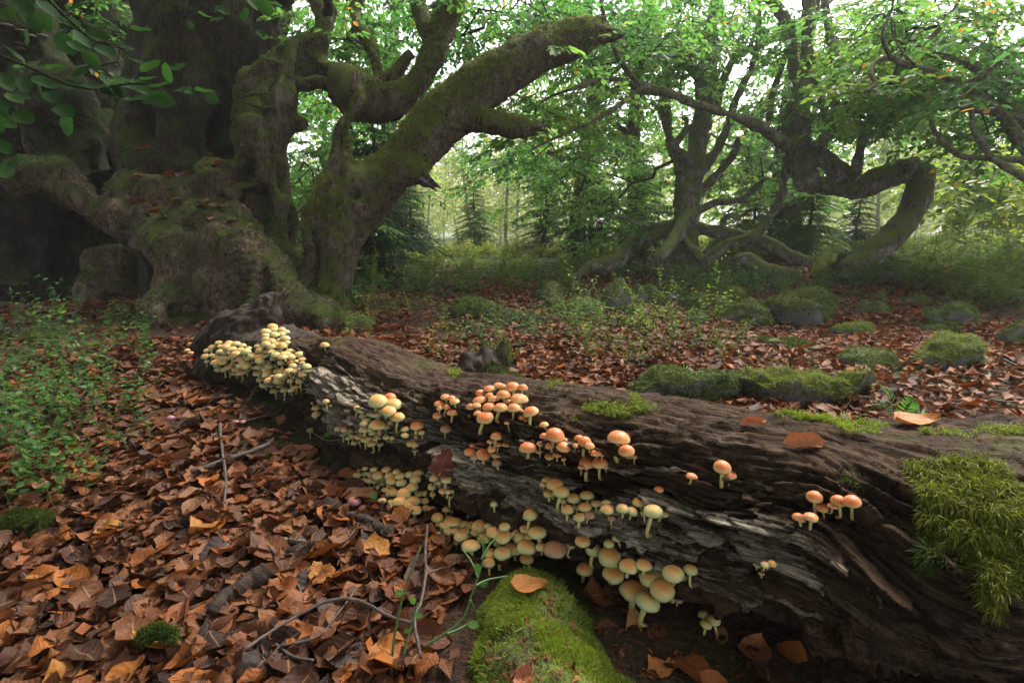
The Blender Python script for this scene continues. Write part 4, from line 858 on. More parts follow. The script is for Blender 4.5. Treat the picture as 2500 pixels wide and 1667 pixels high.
tb2 = P(1850 + 500 * .4783, 1390 * .4783, 6.6); tb2[2] = gz(tb2[0], tb2[1])
TW = thing('twisted_beech', tb2, 'beech whose trunk doubles over in a loop before growing upright', 'tree')
tw_ = wood(T_BIG, T_THIN, .022, lambda V, N: .050 * fbm(V * 3.6, 3, 13) + .016 * fbm(V * 12, 2, 15))
link('trunk', tw_.mesh('twisted_trunk', True, tb2), 'bark_beech', TW)
crown(nodes_of(T_BIG[1:2] + T_BIG[4:5] + T_THIN[:1] + T_THIN[4:7] + T_BIG[7:], .01),
      [(2060,120,7.2,120,130,1.4,44),(1940,230,7.6,70,130,1.2,24),(2150,230,7.0,120,90,1.2,36),(2120,290,6.6,110,36,.6,12),(2250,170,7.4,120,90,1.2,34),(1330,290,6.2,130,70,.7,26),(1400,60,6.0,140,60,.8,18)], TW, 'leaf_beech', tint=(.2, .9))
# ---- beech leaning in from beyond the right side
E_THIN = [c4([(1500,860,60),(1359,745,54),(1290,650,52),(1240,590,50),(1180,530,46),(1110,480,42),(1050,440,40),(950,385,36),(830,355,32),(740,330,30),(680,295,28),(600,320,26),(575,375,24),(595,430,20),(545,465,12)], 5.2, 4.6),
 c4([(1500,700,80),(1359,615,70),(1290,540,66),(1230,450,62),(1160,380,60),(1100,335,56),(1020,305,50),(930,285,46),(850,265,44),(870,225,42),(915,160,38),(975,85,34),(1030,0,30),(1080,-120,22)], 5.4, 5.2),
 c4([(1050,440,34),(1110,410,30),(1180,360,28),(1260,300,24),(1359,230,20),(1500,150,14)], 4.8, 4.4),
 c4([(1500,980,46),(1359,910,40),(1260,850,36),(1190,800,34),(1150,730,30),(1105,675,26),(1095,600,22),(1085,510,16)], 5.0, 5.0),
 c4([(1500,830,36),(1300,815,32),(1180,805,30),(1060,800,28),(1000,775,26),(940,715,24),(895,660,20),(878,590,14)], 5.1, 5.2),
 c4([(950,715,14),(930,680,12),(935,640,8)], 5.2), c4([(680,295,22),(645,220,20),(640,160,16),(680,60,12),(700,-40,8)], 4.7, 4.5), c4([(820,350,12),(740,270,12),(690,170,10),(680,90,8)], 4.8, 4.6),
 c4([(1359,600,30),(1250,580,26),(1120,570,22),(1040,550,16),(960,525,10)], 5.2, 5.0)]
E_BIG = [[(2700, 800, 260, 5.6), (2690, 600, 220, 5.6), (2660, 420, 200, 5.6), (2640, 200, 170, 5.6), (2650, -100, 150, 5.6), (2640, -500, 110, 5.6)]] + E_THIN[1:2] + [[(2690, 560, 130, 5.5), (2600, 470, 70, 5.3), (2510, 370, 52, 5.2)]]
eb = P(2700, 790, 5.6); eb[2] = gz(eb[0], eb[1])
EB = thing('arching_beech', eb, 'beech arching thin mossy branches in from beside the clearing', 'tree')
ew = wood(E_BIG, E_THIN[:1] + E_THIN[2:], .036, lambda V, N: .018 * fbm(V * 4, 3, 23) + .006 * fbm(V * 14, 2, 25))
link('trunk', ew.mesh('arching_trunk', True, eb), 'bark_beech', EB)
crown(nodes_of(E_THIN, .004), [(2330,110,5.6,140,110,.9,36),(2230,60,5.8,120,70,.9,30),(2440,200,5.4,80,110,.8,22),(2280,215,5.4,120,40,.6,20),(2420,320,5.8,70,50,.5,9),(2130,200,5.4,60,40,.5,10)], EB, 'leaf_beech', tint=(.3, .95))

# ---- beeches standing farther back
def far_beech(u, v, d, w, lean, height, clusters, label, mat='leaf_beech', tint=(.35, .95)):
    b = P(u, v, d); b[2] = gz(b[0], b[1]); r = w * .5 * d / F
    n = 12; z = np.linspace(-.15, height, n); ph = rng.random(3) * 6
    c = np.stack([b[0] + lean * z + .12 * np.sin(z * 1.1 + ph[0]), b[1] + .1 * np.sin(z * .9 + ph[1]), b[2] + z], 1)
    tr = thing('beech_tree', b, label, 'tree', 'beeches behind the clearing'); a = Acc(); a.add(*tube(c, r * np.linspace(1.25, .35, n), 10)); sk = [c[4:]]
    for k in range(6):
        i = 4 + k; ang = rng.random() * 6.28; L = rng.uniform(1.2, 2.4); f = np.linspace(0, 1, 7)[:, None]
        q = c[i] + f * L * np.array((math.cos(ang), math.sin(ang), .55)) + np.sin(f * 3) * rng.normal(0, .12, 3); a.add(*tube(q, r * .42 * np.linspace(1, .3, 7), 7)); sk.append(q)
    link('trunk', a.mesh('beech_trunk', True, b), 'bark_limb', tr)
    crown(np.concatenate(sk), clusters, tr, mat, leaf_scale=1.5, spread=1.15, tint=tint, base_r=.006)
far_beech(1415, 690, 12.5, 38, .02, 6.5, [(1400,230,12.5,130,170,2,50),(1250,350,13,70,30,1.2,6)], 'slim beech behind the tip of the leaning broken limb')
far_beech(1545, 690, 13.5, 40, -.02, 6.5, [(1540,200,13,120,170,2,44),(1500,420,13.5,110,80,1.5,26)], 'slender beech just behind the sprawling beech')
far_beech(1898, 650, 11.0, 62, .01, 6.0, [(1880,300,11.5,130,160,1.6,50),(1930,420,12,110,60,1.2,26)], 'straight dark beech trunk between the sprawling and twisted beeches')
far_beech(960, 690, 13.0, 44, .05, 6.5, [(860,320,13,110,200,2,56),(740,480,13,100,140,1.6,50)], 'beech hidden behind the leaning limb of the ancient tree')
far_beech(640, 690, 12.0, 44, .0, 6.5, [(720,250,12.5,120,220,2,50)], 'beech showing in the gap right behind the ancient trunk'.replace('right ', ''))
far_beech(2330, 640, 15, 34, .0, 6.0, [(2300,230,15,200,150,2,54),(2080,330,14,110,90,1.6,22)], 'beech behind the arching branches')
far_beech(2560, 640, 10.5, 50, .0, 4.5, [(2420,460,10,110,60,1.2,54),(2350,420,10.5,90,40,1,22)], 'young yellow green beech beside the arching beech', 'leaf_lime', (.1, 1))
far_beech(60, 700, 10.0, 70, .0, 5.0, [(120,80,10,200,160,2,40),(300,300,9,80,150,1.5,20)], 'beech shaded behind the ancient tree')

# ---- spruces
def spruce_mesh(H, R0, dens, mat, seed):
    r = np.random.default_rng(seed); acc = Acc(); tr = Acc(); z = np.linspace(0, H, 10)
    tr.add(*tube(np.stack([.02 * np.sin(z * 2), 0 * z, z], 1), np.linspace(.018 * H + .01, .004, 10), 7))
    DIA = np.array([(0, 0, 0), (.5, .055, .0), (1, 0, -.12), (.5, -.055, .0)]); DF = np.array([(0, 1, 2, 3)]); pos = []; X = []; sc = []
    zz = .12
    while zz < H * .985:
        f = 1 - zz / H; L = R0 * (f ** .8) * r.uniform(.8, 1.15) + .05; nb = int(4 + 3 * r.random())
        for k in range(nb):
            a = 6.283 * (k + r.random() * .6) / nb; d = np.array((math.cos(a), math.sin(a), 0)); n = max(5, int(L * dens)); s = np.linspace(.1, 1, n); Lb = L * r.uniform(.75, 1.1)
            c = np.array((0, 0, zz + r.normal(0, .03)))[None] + d[None] * (s * Lb)[:, None] + np.array((0, 0, 1.0))[None] * (Lb * (.18 * s - .42 * s * s))[:, None]
            tr.add(*tube(np.concatenate([[np.array((0, 0, zz))], c[::max(1, n // 3)]]), np.linspace(.008, .002, 1 + len(c[::max(1, n // 3)])), 3, False))
            side = np.array((-d[1], d[0], 0))
            for sg in (-1, 1, 0):
                for rep in range(2 if sg else 1):
                    w = nrm(d[None] * r.uniform(.5, 1.0, (n, 1)) + sg * side[None] * r.uniform(.5, 1.0, (n, 1)) + np.array((0, 0, 1)) * r.normal(-.28, .16, (n, 1)))
                    pos.append(c); X.append(w); sc.append((.28 * (1.1 - .65 * s) * (Lb ** .5) * r.uniform(.7, 1.2, n)) + .04)
        zz += r.uniform(.10, .17) * (H / 2.6) ** .5
    pos = np.concatenate(pos); X = np.concatenate(X); sc = np.concatenate(sc); Rm = rot_from(X, nrm(v3(r.normal(0, .3, len(X)), r.normal(0, .3, len(X)), np.ones(len(X)))))
    V, f = instance(DIA, DF, Rm, pos, sc); acc.add(V, f, tint=np.repeat(np.clip(r.normal(.45, .25, len(pos)), 0, 1), 4))
    # needles standing off each spray
    m = np.repeat(np.arange(len(pos)), 6); tt = r.random(len(m)); q = pos[m] + X[m] * (tt * sc[m])[:, None]; nd = nrm(X[m] * .7 + r.normal(0, .6, (len(m), 3))); sd = nrm(np.cross(nd, r.normal(0, 1, nd.shape))); ln_ = .035 * (.6 + .8 * r.random(len(m)))[:, None]
    NV = np.stack([q - sd * .003, q + sd * .003, q + nd * ln_], 1).reshape(-1, 3); acc.add(NV, F3=np.arange(len(NV)).reshape(-1, 3), tint=np.repeat(np.clip(r.normal(.5, .25, len(m)), 0, 1), 3))
    a = tr.mesh('spruce_trunk'); a.materials.append(M['bark_limb']); b = acc.mesh('spruce_crown', False); b.materials.append(M[mat]); return a, b
SP = {'dark': spruce_mesh(2.7, .95, 20, 'needles', 1), 'tall': spruce_mesh(4.2, 1.5, 15, 'needles', 2), 'bright': spruce_mesh(2.8, 1.2, 18, 'needles_bright', 3)}
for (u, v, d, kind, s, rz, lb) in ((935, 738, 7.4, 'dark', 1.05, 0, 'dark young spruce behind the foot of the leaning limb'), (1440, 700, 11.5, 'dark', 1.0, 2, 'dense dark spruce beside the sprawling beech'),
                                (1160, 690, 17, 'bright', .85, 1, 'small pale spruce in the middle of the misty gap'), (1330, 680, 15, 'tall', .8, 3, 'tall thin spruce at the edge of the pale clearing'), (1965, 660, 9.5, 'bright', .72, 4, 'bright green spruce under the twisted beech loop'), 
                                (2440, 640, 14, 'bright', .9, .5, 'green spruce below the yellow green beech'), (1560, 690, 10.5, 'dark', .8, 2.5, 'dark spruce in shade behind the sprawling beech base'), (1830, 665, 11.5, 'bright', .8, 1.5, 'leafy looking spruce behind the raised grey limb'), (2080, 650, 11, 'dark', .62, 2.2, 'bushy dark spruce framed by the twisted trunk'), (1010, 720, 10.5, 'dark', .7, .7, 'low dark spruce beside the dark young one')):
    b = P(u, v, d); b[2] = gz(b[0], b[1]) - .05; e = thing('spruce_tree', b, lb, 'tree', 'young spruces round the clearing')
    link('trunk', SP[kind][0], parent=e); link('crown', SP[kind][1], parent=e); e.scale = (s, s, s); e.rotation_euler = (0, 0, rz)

# ---- thin birches far behind
def birch_mesh(seed):
    r = np.random.default_rng(seed); H = r.uniform(6.5, 8.5); z = np.linspace(0, H, 12); c = np.stack([.25 * np.sin(z * .5 + seed), .2 * np.cos(z * .6), z], 1) - np.array((.25 * math.sin(seed), .2, 0))
    a = Acc(); a.add(*tube(c, np.linspace(.065, .012, 12), 7)); pos = []
    for k in range(50):
        f = r.uniform(.04, .98); i = f * 11; o = c[int(i)] + (c[min(11, int(i) + 1)] - c[int(i)]) * (i - int(i)); an = r.random() * 6.28; L = (1.5 * (1.05 - f) + .3) * r.uniform(.6, 1.2); s = np.linspace(0, 1, 5)[:, None]
        q = o + s * L * np.array((math.cos(an), math.sin(an), .75)) - s * s * np.array((0, 0, .45 * L)); a.add(*tube(q, np.linspace(.014, .003, 5), 3, False))
        n = int(26 + L * 26); t_ = r.random(n)[:, None]; pos.append(o + t_ * L * np.array((math.cos(an), math.sin(an), .75)) - t_ * t_ * np.array((0, 0, .45 * L)) + r.normal(0, .16, (n, 3)) - np.array((0, 0, .1)))
    pos = np.concatenate(pos); V, f = instance(LEAF, LEAF_F, rand_rot(len(pos), .8), pos, r.uniform(.07, .13, len(pos)))
    tm = a.mesh('birch_trunk'); tm.materials.append(M['birch_bark']); lm = mesh_np('birch_crown', V, [f], False, dict(tint=np.repeat(np.clip(r.normal(.5, .22, len(pos)), 0, 1), 6))); lm.materials.append(M['leaf_birch']); return tm, lm
BI = [birch_mesh(s) for s in range(4)]
spots = []
for k in range(900):
    d = 17 + 34 * rng.random() ** 1.2; u = rng.choice([rng.uniform(980, 1400), rng.uniform(1950, 2560), rng.uniform(560, 2560)], p=[.34, .36, .30]); p = P(u, 640, d)
    if all((p[0] - q[0]) ** 2 + (p[1] - q[1]) ** 2 > 1.3 for q in spots): spots.append(p)
    if len(spots) >= 84: break
for k, p in enumerate(spots):
    p[2] = gz(p[0], p[1]) - .05; q_ = 1250 + F * p[0] / p[1]; lb_ = ('thin pale birch in the misty gap beside the leaning limb', 'birches in the misty gap') if q_ < 1420 else ('thin pale birch behind the sprawling and twisted beeches', 'birches behind the sprawling beech') if q_ < 2150 else ('thin pale birch beyond the twisted loop and the bank', 'birches beyond the bank')
    e = thing('birch_tree', p, lb_[0], 'tree', lb_[1])
    tm, lm = BI[k % 4]; link('trunk', tm, parent=e); link('crown', lm, parent=e); s = rng.uniform(.75, 1.2); e.scale = (s, s, s * rng.uniform(.85, 1.1)); e.rotation_euler = (rng.normal(0, .05), rng.normal(0, .05), rng.random() * 6.28)
# ---- the wood beyond, one mass
n = 14000; a = rng.uniform(-1.15, 1.15, n); d = rng.uniform(48, 75, n); hgt = 11 * (.75 + .35 * noise(v3(a * 12, d * .1, 0), 4)); z = hgt * rng.random(n) ** .8; pos = v3(d * np.sin(a), d * np.cos(a), z + .4)
V, f = instance(LEAF, LEAF_F, rand_rot(n, .9), pos, rng.uniform(.6, 1.25, n))
o = link('distant_wood', mesh_np('distant_wood', V, [f], False, dict(tint=np.repeat(np.clip(.5 + .5 * noise(pos * .25, 3) + rng.normal(0, .15, n), 0, 1), 6))), 'leaf_birch'); tag(o, 'far pale green wood filling the horizon', 'wood', None, 'stuff')

# ------------------------------------------------------------------ rocks and moss mounds
def ico(sub):
    import bmesh
    bm = bmesh.new(); bmesh.ops.create_icosphere(bm, subdivisions=sub, radius=1); V = np.array([v.co[:] for v in bm.verts]); f = np.array([[l.index for l in q.verts] for q in bm.faces]); bm.free(); return V, f
ICO = {3: ico(3), 4: ico(4), 5: ico(5)}
def rock_shape(seed, size, sub=4, soft=.5, cuts=9):
    r = np.random.default_rng(seed); V, f = ICO[sub]; V = V.copy()
    for k in range(cuts):
        n = r.normal(0, 1, 3); n /= np.linalg.norm(n); h = r.uniform(.55, .85); t = V @ n - h; V = V - np.maximum(t, 0)[:, None] * n * (1 - soft * .5)
    V = V * (1 + .30 * fbm(V * 2.3 + seed, 3, 3) + .09 * fbm(V * 8 + seed, 2, 5))[:, None]
    return V * np.array(size), f
SOLIDS = []
def rock(u, v, w, h, label, seed, mossy=.8, soft=.5, deep='moss_deep', yaw=None, d=None, name='mossy_rock', blade=.014, group=None, flat=1.0, cuts=9, dense=1.0, table=0):
    """u, v: where its foot stands; w, h: its size in the photo"""
    g = ground_hit(u, v) if d is None else P(u, v, d); dd = (g - CAM) @ np.array((0, math.cos(PITCH), -math.sin(PITCH))); sx, sz = w * .5 * dd / F, h * dd / F
    size = (sx * 1.08, sx * .75 * flat, sz * .82); V, f = rock_shape(seed, size, 5 if w > 280 else (4 if w > 100 else 3), soft, cuts); yaw = rng.uniform(-.5, .5) if yaw is None else yaw
    if table: V[:, 2] = np.where(V[:, 2] > table * size[2], table * size[2] + .22 * (V[:, 2] - table * size[2]), V[:, 2]); V = V + v3(0, 0, 1) * (sx * (.16 * fbm(V * 4.2 / sx * .5 + seed, 3, 5) + .07 * noise(V * 9 / sx * .5, 6)))[:, None]
    c, s = math.cos(yaw), math.sin(yaw); V = V @ np.array([(c, s, 0), (-s, c, 0), (0, 0, 1)]); ctr = np.array((g[0], g[1] + size[1] * .45, gz(g[0], g[1] + size[1] * .45) + sz * .22))
    e = thing(name, (ctr[0], ctr[1], ctr[2] - sz * .3), label, 'rock', group); off = np.array((0, 0, sz * .3)); link('stone', mesh_np('stone', V + off, [f]), 'rock', e)
    if mossy > 0:
        T = np.concatenate([f, f[:, :1]], 1); def_w = lambda c_, n_: (n_[:, 2] > -.25) * (sstep(.15, -.10, noise(c_ * 3.2 / max(sx, .2) + seed, 7) - (mossy - .5) - n_[:, 2] * .4)) + 1e-6
        nn = int(min(6500, 2000 * dense * (w / 150) ** 2)); p, q = sample_quads(V, T, nn, def_w); b = blades(p, q, blade * dd / 3 + .006, .0022 * max(1, dd / 2.2), .55, .25)
        o = link('moss', mesh_np('moss', b[0] + off, [b[1], b[2]], False, dict(tint=b[3], tip=b[4])), deep, e); o['kind'] = 'stuff'
    return e, ctr
rock(1705, 1000, 290, 115, 'broad mossy stone with a bare grey patch just behind the log', 3, .75, .2, 'moss_deep', .12, d=2.25, flat=.5, cuts=14, table=.45, dense=.8)
rock(1965, 1015, 320, 108, 'long moss draped stone with grey corners just behind the log', 8, .85, .2, 'moss_gold', .05, d=2.25, flat=.45, cuts=14, table=.40, dense=.8)
rock(1980, 790, 220, 78, 'large mossy boulder with a bare sloping grey side in the leaf litter', 12, 1.1, .3, 'moss_deep', .3)
rock(2330, 893, 160, 72, 'rounded bright mossy dome in the leaf litter', 21, 1.2, .9, 'moss_gold')
rock(2140, 905, 145, 50, 'low mossy stone with a small grey face among leaves', 22, .85, .6, 'moss_deep')
rock(2095, 822, 90, 34, 'flat bright green moss hump beside a plank like stone', 23, 1.2, 1.0, 'moss_bright')
rock(2340, 795, 120, 66, 'blocky moss topped rock under low green shrubs', 24, .8, .3)
rock(2310, 818, 80, 30, 'pale grey stone lying before the blocky rock', 25, .1, .3)
rock(1840, 795, 140, 56, 'grey stone half covered by grassy moss', 26, .6, .5)
rock(1510, 765, 110, 78, 'pointed upright mossy stone', 27, .75, .3, cuts=12)
rock(1432, 770, 74, 44, 'small round mossy hump beside the pointed stone', 28, 1.2, .9)
rock(1545, 775, 60, 30, 'small bright mossy hump before the pointed stone', 29, 1.2, 1, 'moss_gold')
rock(1580, 745, 84, 48, 'mossy stone with a pale peak behind the pointed stone', 30, .5, .3)
rock(1640, 735, 100, 40, 'mossy stone below the sprawling beech base', 31, .9, .6)
rock(1150, 772, 140, 44, 'long low mossy mound at the edge of the clearing', 32, 1.2, .8, 'moss_deep', flat=.8)
rock(1340, 735, 80, 50, 'bluish grey stone tucked in the green undergrowth', 33, .3, .3)
rock(2150, 690, 190, 66, 'flat topped grey slab with a mossy lip under the twisted beech', 34, .5, .2, cuts=12)
rock(1765, 705, 46, 46, 'small peaked grey stone below the lying mossy limb', 35, .3, .2)
rock(1790, 728, 70, 22, 'thin bright moss cushion on the litter', 36, 1.2, 1, 'moss_bright')
rock(1730, 760, 120, 44, 'dark mossy hump between litter patches', 37, 1.0, .7)
rock(2490, 850, 90, 60, 'bare grey stone at the litter\'s far side', 38, .2, .3)
rock(1700, 800, 60, 36, 'grey stone with a mossy shoulder among bilberry stems', 39, .5, .4)
rock(1930, 855, 150, 22, 'flat lichen grey stone sunk in leaves', 40, .3, .5)
rock(2420, 690, 120, 50, 'mossy bank stone among low shrubs', 41, .9, .7)
for k in range(12):
    u, v = rng.uniform(1350, 2450), rng.uniform(690, 775)
    rock(u, v, rng.uniform(36, 76), rng.uniform(16, 32), 'small mossy stone scattered on the far litter', 60 + k, 1.0, .8, group='small scattered mossy stones')
# the moss mound at the log's foot
def mound(keys, nblades, mat, name, label, L=.018):
    acc = Acc()
    for k in keys:
        c, r = limb_px(k); acc.add(*tube(c, r, 16))
    V, f4 = remesh(*acc.arrays(), .010, 4); Nn = vnormals(V, f4); V = V + Nn * (.020 * fbm(V * 9, 3, 3) + .012 * fbm(V * 32, 2, 8))[:, None]
    V[:, 2] = np.maximum(V[:, 2], -.1); ctr = V.mean(0); ctr[2] = gz(ctr[0], ctr[1]); e = thing(name, ctr, label, 'moss mound'); link('mound', mesh_np('mound', V - ctr, [f4]), 'rock_moss', e)
    p, q = sample_quads(V, f4, nblades, lambda c, n: (n[:, 2] > -.3) * ((c - CAM) * n).sum(1).__lt__(0.1) * (.08 + sstep(-.35, .2, noise(c * 11, 4))) + 1e-9); b = blades(p, q, L, .0015, 1.1, .0)
    o = link('moss', mesh_np('moss', b[0] - ctr, [b[1], b[2]], False, dict(tint=np.clip(b[3] * .55 + .45 * (.5 + .7 * np.repeat(noise(p * 9, 9), 5)), 0, 1), tip=b[4])), mat, e); o['kind'] = 'stuff'; return V, f4
t = NT('rock_moss'); pos = t.obj(); t.principled(t.mix(t.ramp(t.noise(pos, 9, 4), [(.45, 0.0), (.6, 1.0)]), (.045, .05, .012), (.10, .13, .02)), .9, t.bump(t.noise(pos, 160, 4), 1, .006))
md = mound([[(1320, 1982, 331, .70), (1320, 1782, 349, .80), (1300, 1632, 312, .93), (1290, 1542, 257, 1.02), (1290, 1472, 174, 1.09), (1290, 1432, 92, 1.13)], [(1320, 1702, 239, .87), (1430, 1752, 239, .83), (1520, 1872, 202, .77)], [(1250, 1552, 110, 1.05), (1195, 1652, 128, .97), (1150, 1792, 147, .85)]], 52000, 'moss_bright', 'moss_mound', 'bright green moss mound rising against the foot of the log', .0095)
md2 = mound([[(20, 1290, 110, 1.35), (70, 1285, 90, 1.36), (110, 1300, 50, 1.36)]], 3000, 'moss_deep', 'moss_mound', 'small dark moss hump among the leaves by bilberry stems', .013)
md3 = mound([[(340, 1560, 50, .92), (390, 1545, 46, .93), (440, 1560, 30, .92)]], 1500, 'moss_deep', 'moss_mound', 'little moss tuft showing through the leaf litter', .010)
SURF = BVHTree.FromPolygons(lV.tolist() + EndV.tolist() + md[0].tolist(), lF.tolist() + (EndF + len(lV)).tolist() + (md[1] + len(lV) + len(EndV)).tolist())
def any_hit(u, v):
    d = Vector(pdir(u, v)); L = d.length; h = SURF.ray_cast(Vector(CAM), d / L); g = ground_hit(u, v); dg = (g - CAM) @ np.array((0, math.cos(PITCH), -math.sin(PITCH)))
    if h[0] is not None and h[3] / L < dg:
        n = np.array(h[1]); n = n if n @ (CAM - np.array(h[0])) > 0 else -n; return np.array(h[0]), n, h[3] / L
    return g, np.array((0, 0, 1.0)), dg

# ------------------------------------------------------------------ fallen leaves
def leaf_grid(nu, nv, cu, cv, fold, wav, seed, tip=.0, cut=0.0, lobe=0.0):
    r = np.random.default_rng(seed); u = np.linspace(0, 1, nu); s = np.linspace(-1, 1, nv); U, S = np.meshgrid(u, s, indexing='ij')
    w = .36 * np.sin(math.pi * np.clip(U, .001, .999) ** .82) ** .75 * (1 + .07 * np.sin(U * 23 + seed) + lobe * np.cos(U * 6.283 * 3.5) + cut * r.normal(0, .25, U.shape)); y = S * w; x = U - .5
    z = fold * np.abs(y) + wav * np.sin(U * 9 + S * 2 + seed) * .04
    if cv: rr = 1 / cv; z = z + rr - rr * np.cos(y * cv); y = rr * np.sin(y * cv)
    if cu: rr = 1 / cu; x2 = rr * np.sin(x * cu); z = z * np.cos(x * cu) + rr - rr * np.cos(x * cu); x = x2
    V = np.stack([x, y, z + r.normal(0, .008, x.shape)], -1).reshape(-1, 3); i, j = np.meshgrid(np.arange(nu - 1), np.arange(nv - 1), indexing='ij'); q = i * nv + j
    return V, np.stack([q, q + nv, q + nv + 1, q + 1], -1).reshape(-1, 4), v3(U, S * .4, 0 * U).reshape(-1, 3)
PAR = [(1.2, 1.5, .15, 1), (.6, 3.2, .1, 1), (2.2, .8, .3, 1.5), (-1.0, 2.0, .1, 1), (.8, 5.5, .0, 1), (1.6, -2.0, -.2, 1), (.3, .6, .5, 2), (2.8, 2.5, .0, 1.4), (.4, 7.5, 0, .6), (-1.6, -1.2, .2, 1.5)]
LF_HI = [leaf_grid(9 if i in (2, 6) else 7, 5, a, b, c, d, 10 + i, cut=.22 if i % 3 == 2 else .06, lobe=.32 if i in (2, 6) else 0) for i, (a, b, c, d) in enumerate((a * .7, b * .7, c * .7, d * 1.3) for a, b, c, d in PAR)]
LF_LO = [leaf_grid(5, 3, a, b, c, d, 10 + i, cut=.12) for i, (a, b, c, d) in enumerate(PAR)]
LF_TI = [leaf_grid(3, 3, a, b, c, d, 10 + i, cut=.10) for i, (a, b, c, d) in enumerate(PAR)]
LF_ME = []
for V, f, luv in LF_HI:
    me = mesh_np('fallen_leaf', V, [f], True, dict(luv=luv)); me.materials.append(M['litter_single']); LF_ME.append(me)
def project(p):
    q = p - CAM; d = q[:, 1] * math.cos(PITCH) - q[:, 2] * math.sin(PITCH); dn = -q[:, 2] * math.cos(PITCH) - q[:, 1] * math.sin(PITCH); return 1250 + F * q[:, 0] / np.maximum(d, .01), 833.5 + F * dn / np.maximum(d, .01), d
def scatter(n, x0, x1, y0, y1, dens):
    x = rng.uniform(x0, x1, n); y = rng.uniform(y0, y1, n); p = v3(x, y, gz(x, y)); u, v, d = project(p); k = (u > -120) & (u < 2620) & (v < 1900) & (d > .3) & (rng.random(n) < dens(x, y)); return p[k]
def green(x, y): return noise(v3(x * .8, y * .8, 2), 91) + .4 * noise(v3(x * 2.6, y * 2.6, 5), 92)
near = scatter(26500, -2.6, 1.2, .45, 3.4, lambda x, y: 1 - .9 * (noise(v3(x * 3, y * 3, 1), 55) > .72))
kp = np.ones(len(near), bool)
for i, q in enumerate(near):
    h = SURF.find_nearest(Vector(q) + Vector((0, 0, .03)))
    if h[0] is not None and h[3] < .08: kp[i] = rng.random() < (.12 if h[3] > .03 else 0)
uu, vv, _ = project(near); kp &= ~((uu > 1480) & (uu < 1900) & (vv > 1440) & (rng.random(len(near)) < .85))
kp &= ~((uu > 560) & (uu < 900) & (vv < 1120) & (vv > 930) & (rng.random(len(near)) < .6)); near = near[kp]
litter = Acc(); n = len(near); Rm = rand_rot(n, .22); pick = rng.integers(0, 10, n); sc = np.where(rng.random(n) < .68, rng.uniform(.028, .058, n), rng.uniform(.055, .098, n)); lift = .004 + .026 * rng.random(n); pos = near + v3(0, 0, lift)
tn = np.clip(rng.beta(1.6, 1.9, n) * .94 + .12 * noise(near * 2.5, 4), 0, 1)
u, v, d = project(pos); cand = np.nonzero((u > 0) & (u < 2500) & (v > 700) & (v < 1667))[0]; cand = cand[np.argsort(-sc[cand] / d[cand] - lift[cand] * .8)]; chosen = []
for i in cand:
    q = Vector(pos[i]) - Vector(CAM); h = SURF.ray_cast(Vector(CAM), q.normalized())
    if h[0] is not None and h[3] < q.length: continue
    if lift[i] < .016: continue
    chosen.append(i)
    if len(chosen) >= 290: break
single = np.zeros(n, bool); single[chosen] = True
for LOD, sel in ((LF_HI, (d < 1.7) & (sc > .045)), (LF_TI, ~((d < 1.7) & (sc > .045)))):
    for k in range(10):
        m = (pick == k) & ~single & sel; V, f = instance(LOD[k][0], LOD[k][1], Rm[m], pos[m], sc[m]); litter.add(V, f, tint=np.repeat(tn[m], len(LOD[k][0])), luv=np.tile(LOD[k][2], (m.sum(), 1)))
for i in chosen:
    o = link('fallen_leaf', LF_ME[pick[i]], parent=GROUND); o.matrix_local = Matrix.Translation(Vector(pos[i])) @ Matrix(Rm[i].tolist()).to_4x4() @ Matrix.Scale(float(sc[i]), 4)
mid = scatter(90000, -5, 9, 1.1, 11, lambda x, y: ((y > 2.2) | (x > 1.0)) * np.clip(1.35 - y * .07, .3, 1) * (.18 + .82 * sstep(.38, -.05, green(x, y) + .6 * sstep(8, 12, y) - .35 * sstep(.5, 2, x) + .55 * sstep(-.2, -1, x))))
n = len(mid); Rm = rand_rot(n, .34); pick = rng.integers(0, 10, n); sc = rng.uniform(.042, .09, n); pos = mid + v3(0, 0, .004 + .03 * rng.random(n)); tn = np.clip(rng.beta(2.0, 1.5, n) * .95 + .10 * noise(mid * 1.7, 4), 0, 1)
for k in range(10):
    m = pick == k; V, f = instance(LF_TI[k][0], LF_TI[k][1], Rm[m], pos[m], sc[m]); litter.add(V, f, tint=np.repeat(tn[m], len(LF_TI[k][0])), luv=np.tile(LF_TI[k][2], (m.sum(), 1)))
o = link('leaf_litter', litter.mesh('leaf_litter'), 'litter'); tag(o, 'deep litter of brown and russet beech leaves', 'leaves', None, 'stuff')

def named_leaf(u, v, w, col, label, ang=0.0, k=0, stand=0.0, name='fallen_leaf'):
    p, nn, d = any_hit(u, v); s = w * d / F; nn = nrm(nn * (1 - stand) + np.array((0, -1.0, .25)) * stand + rng.normal(0, .08, 3)); right = nrm(np.cross(np.array((0, 1.0, .0)), nn)); fwd = np.cross(nn, right); X = right * math.cos(ang) + fwd * math.sin(ang)
    Rm = rot_from(X[None], nn[None])[0]; V, f, luv = LF_HI[k]; o = link(name, mesh_np('leaf', V, [f], True, dict(luv=luv)), 'litter_named'); p = p + nn * (.006 + .15 * s * abs(stand)); o.matrix_world = Matrix.Translation(Vector(p)) @ Matrix(Rm.tolist()).to_4x4() @ Matrix.Scale(float(s), 4)
    o.color = (*col, 1); tag(o, label, 'leaf', 'notable fallen leaves'); return o
OR, RU, RD, YE, TA = (.40, .15, .035), (.30, .10, .04), (.22, .045, .025), (.50, .30, .04), (.36, .19, .10)
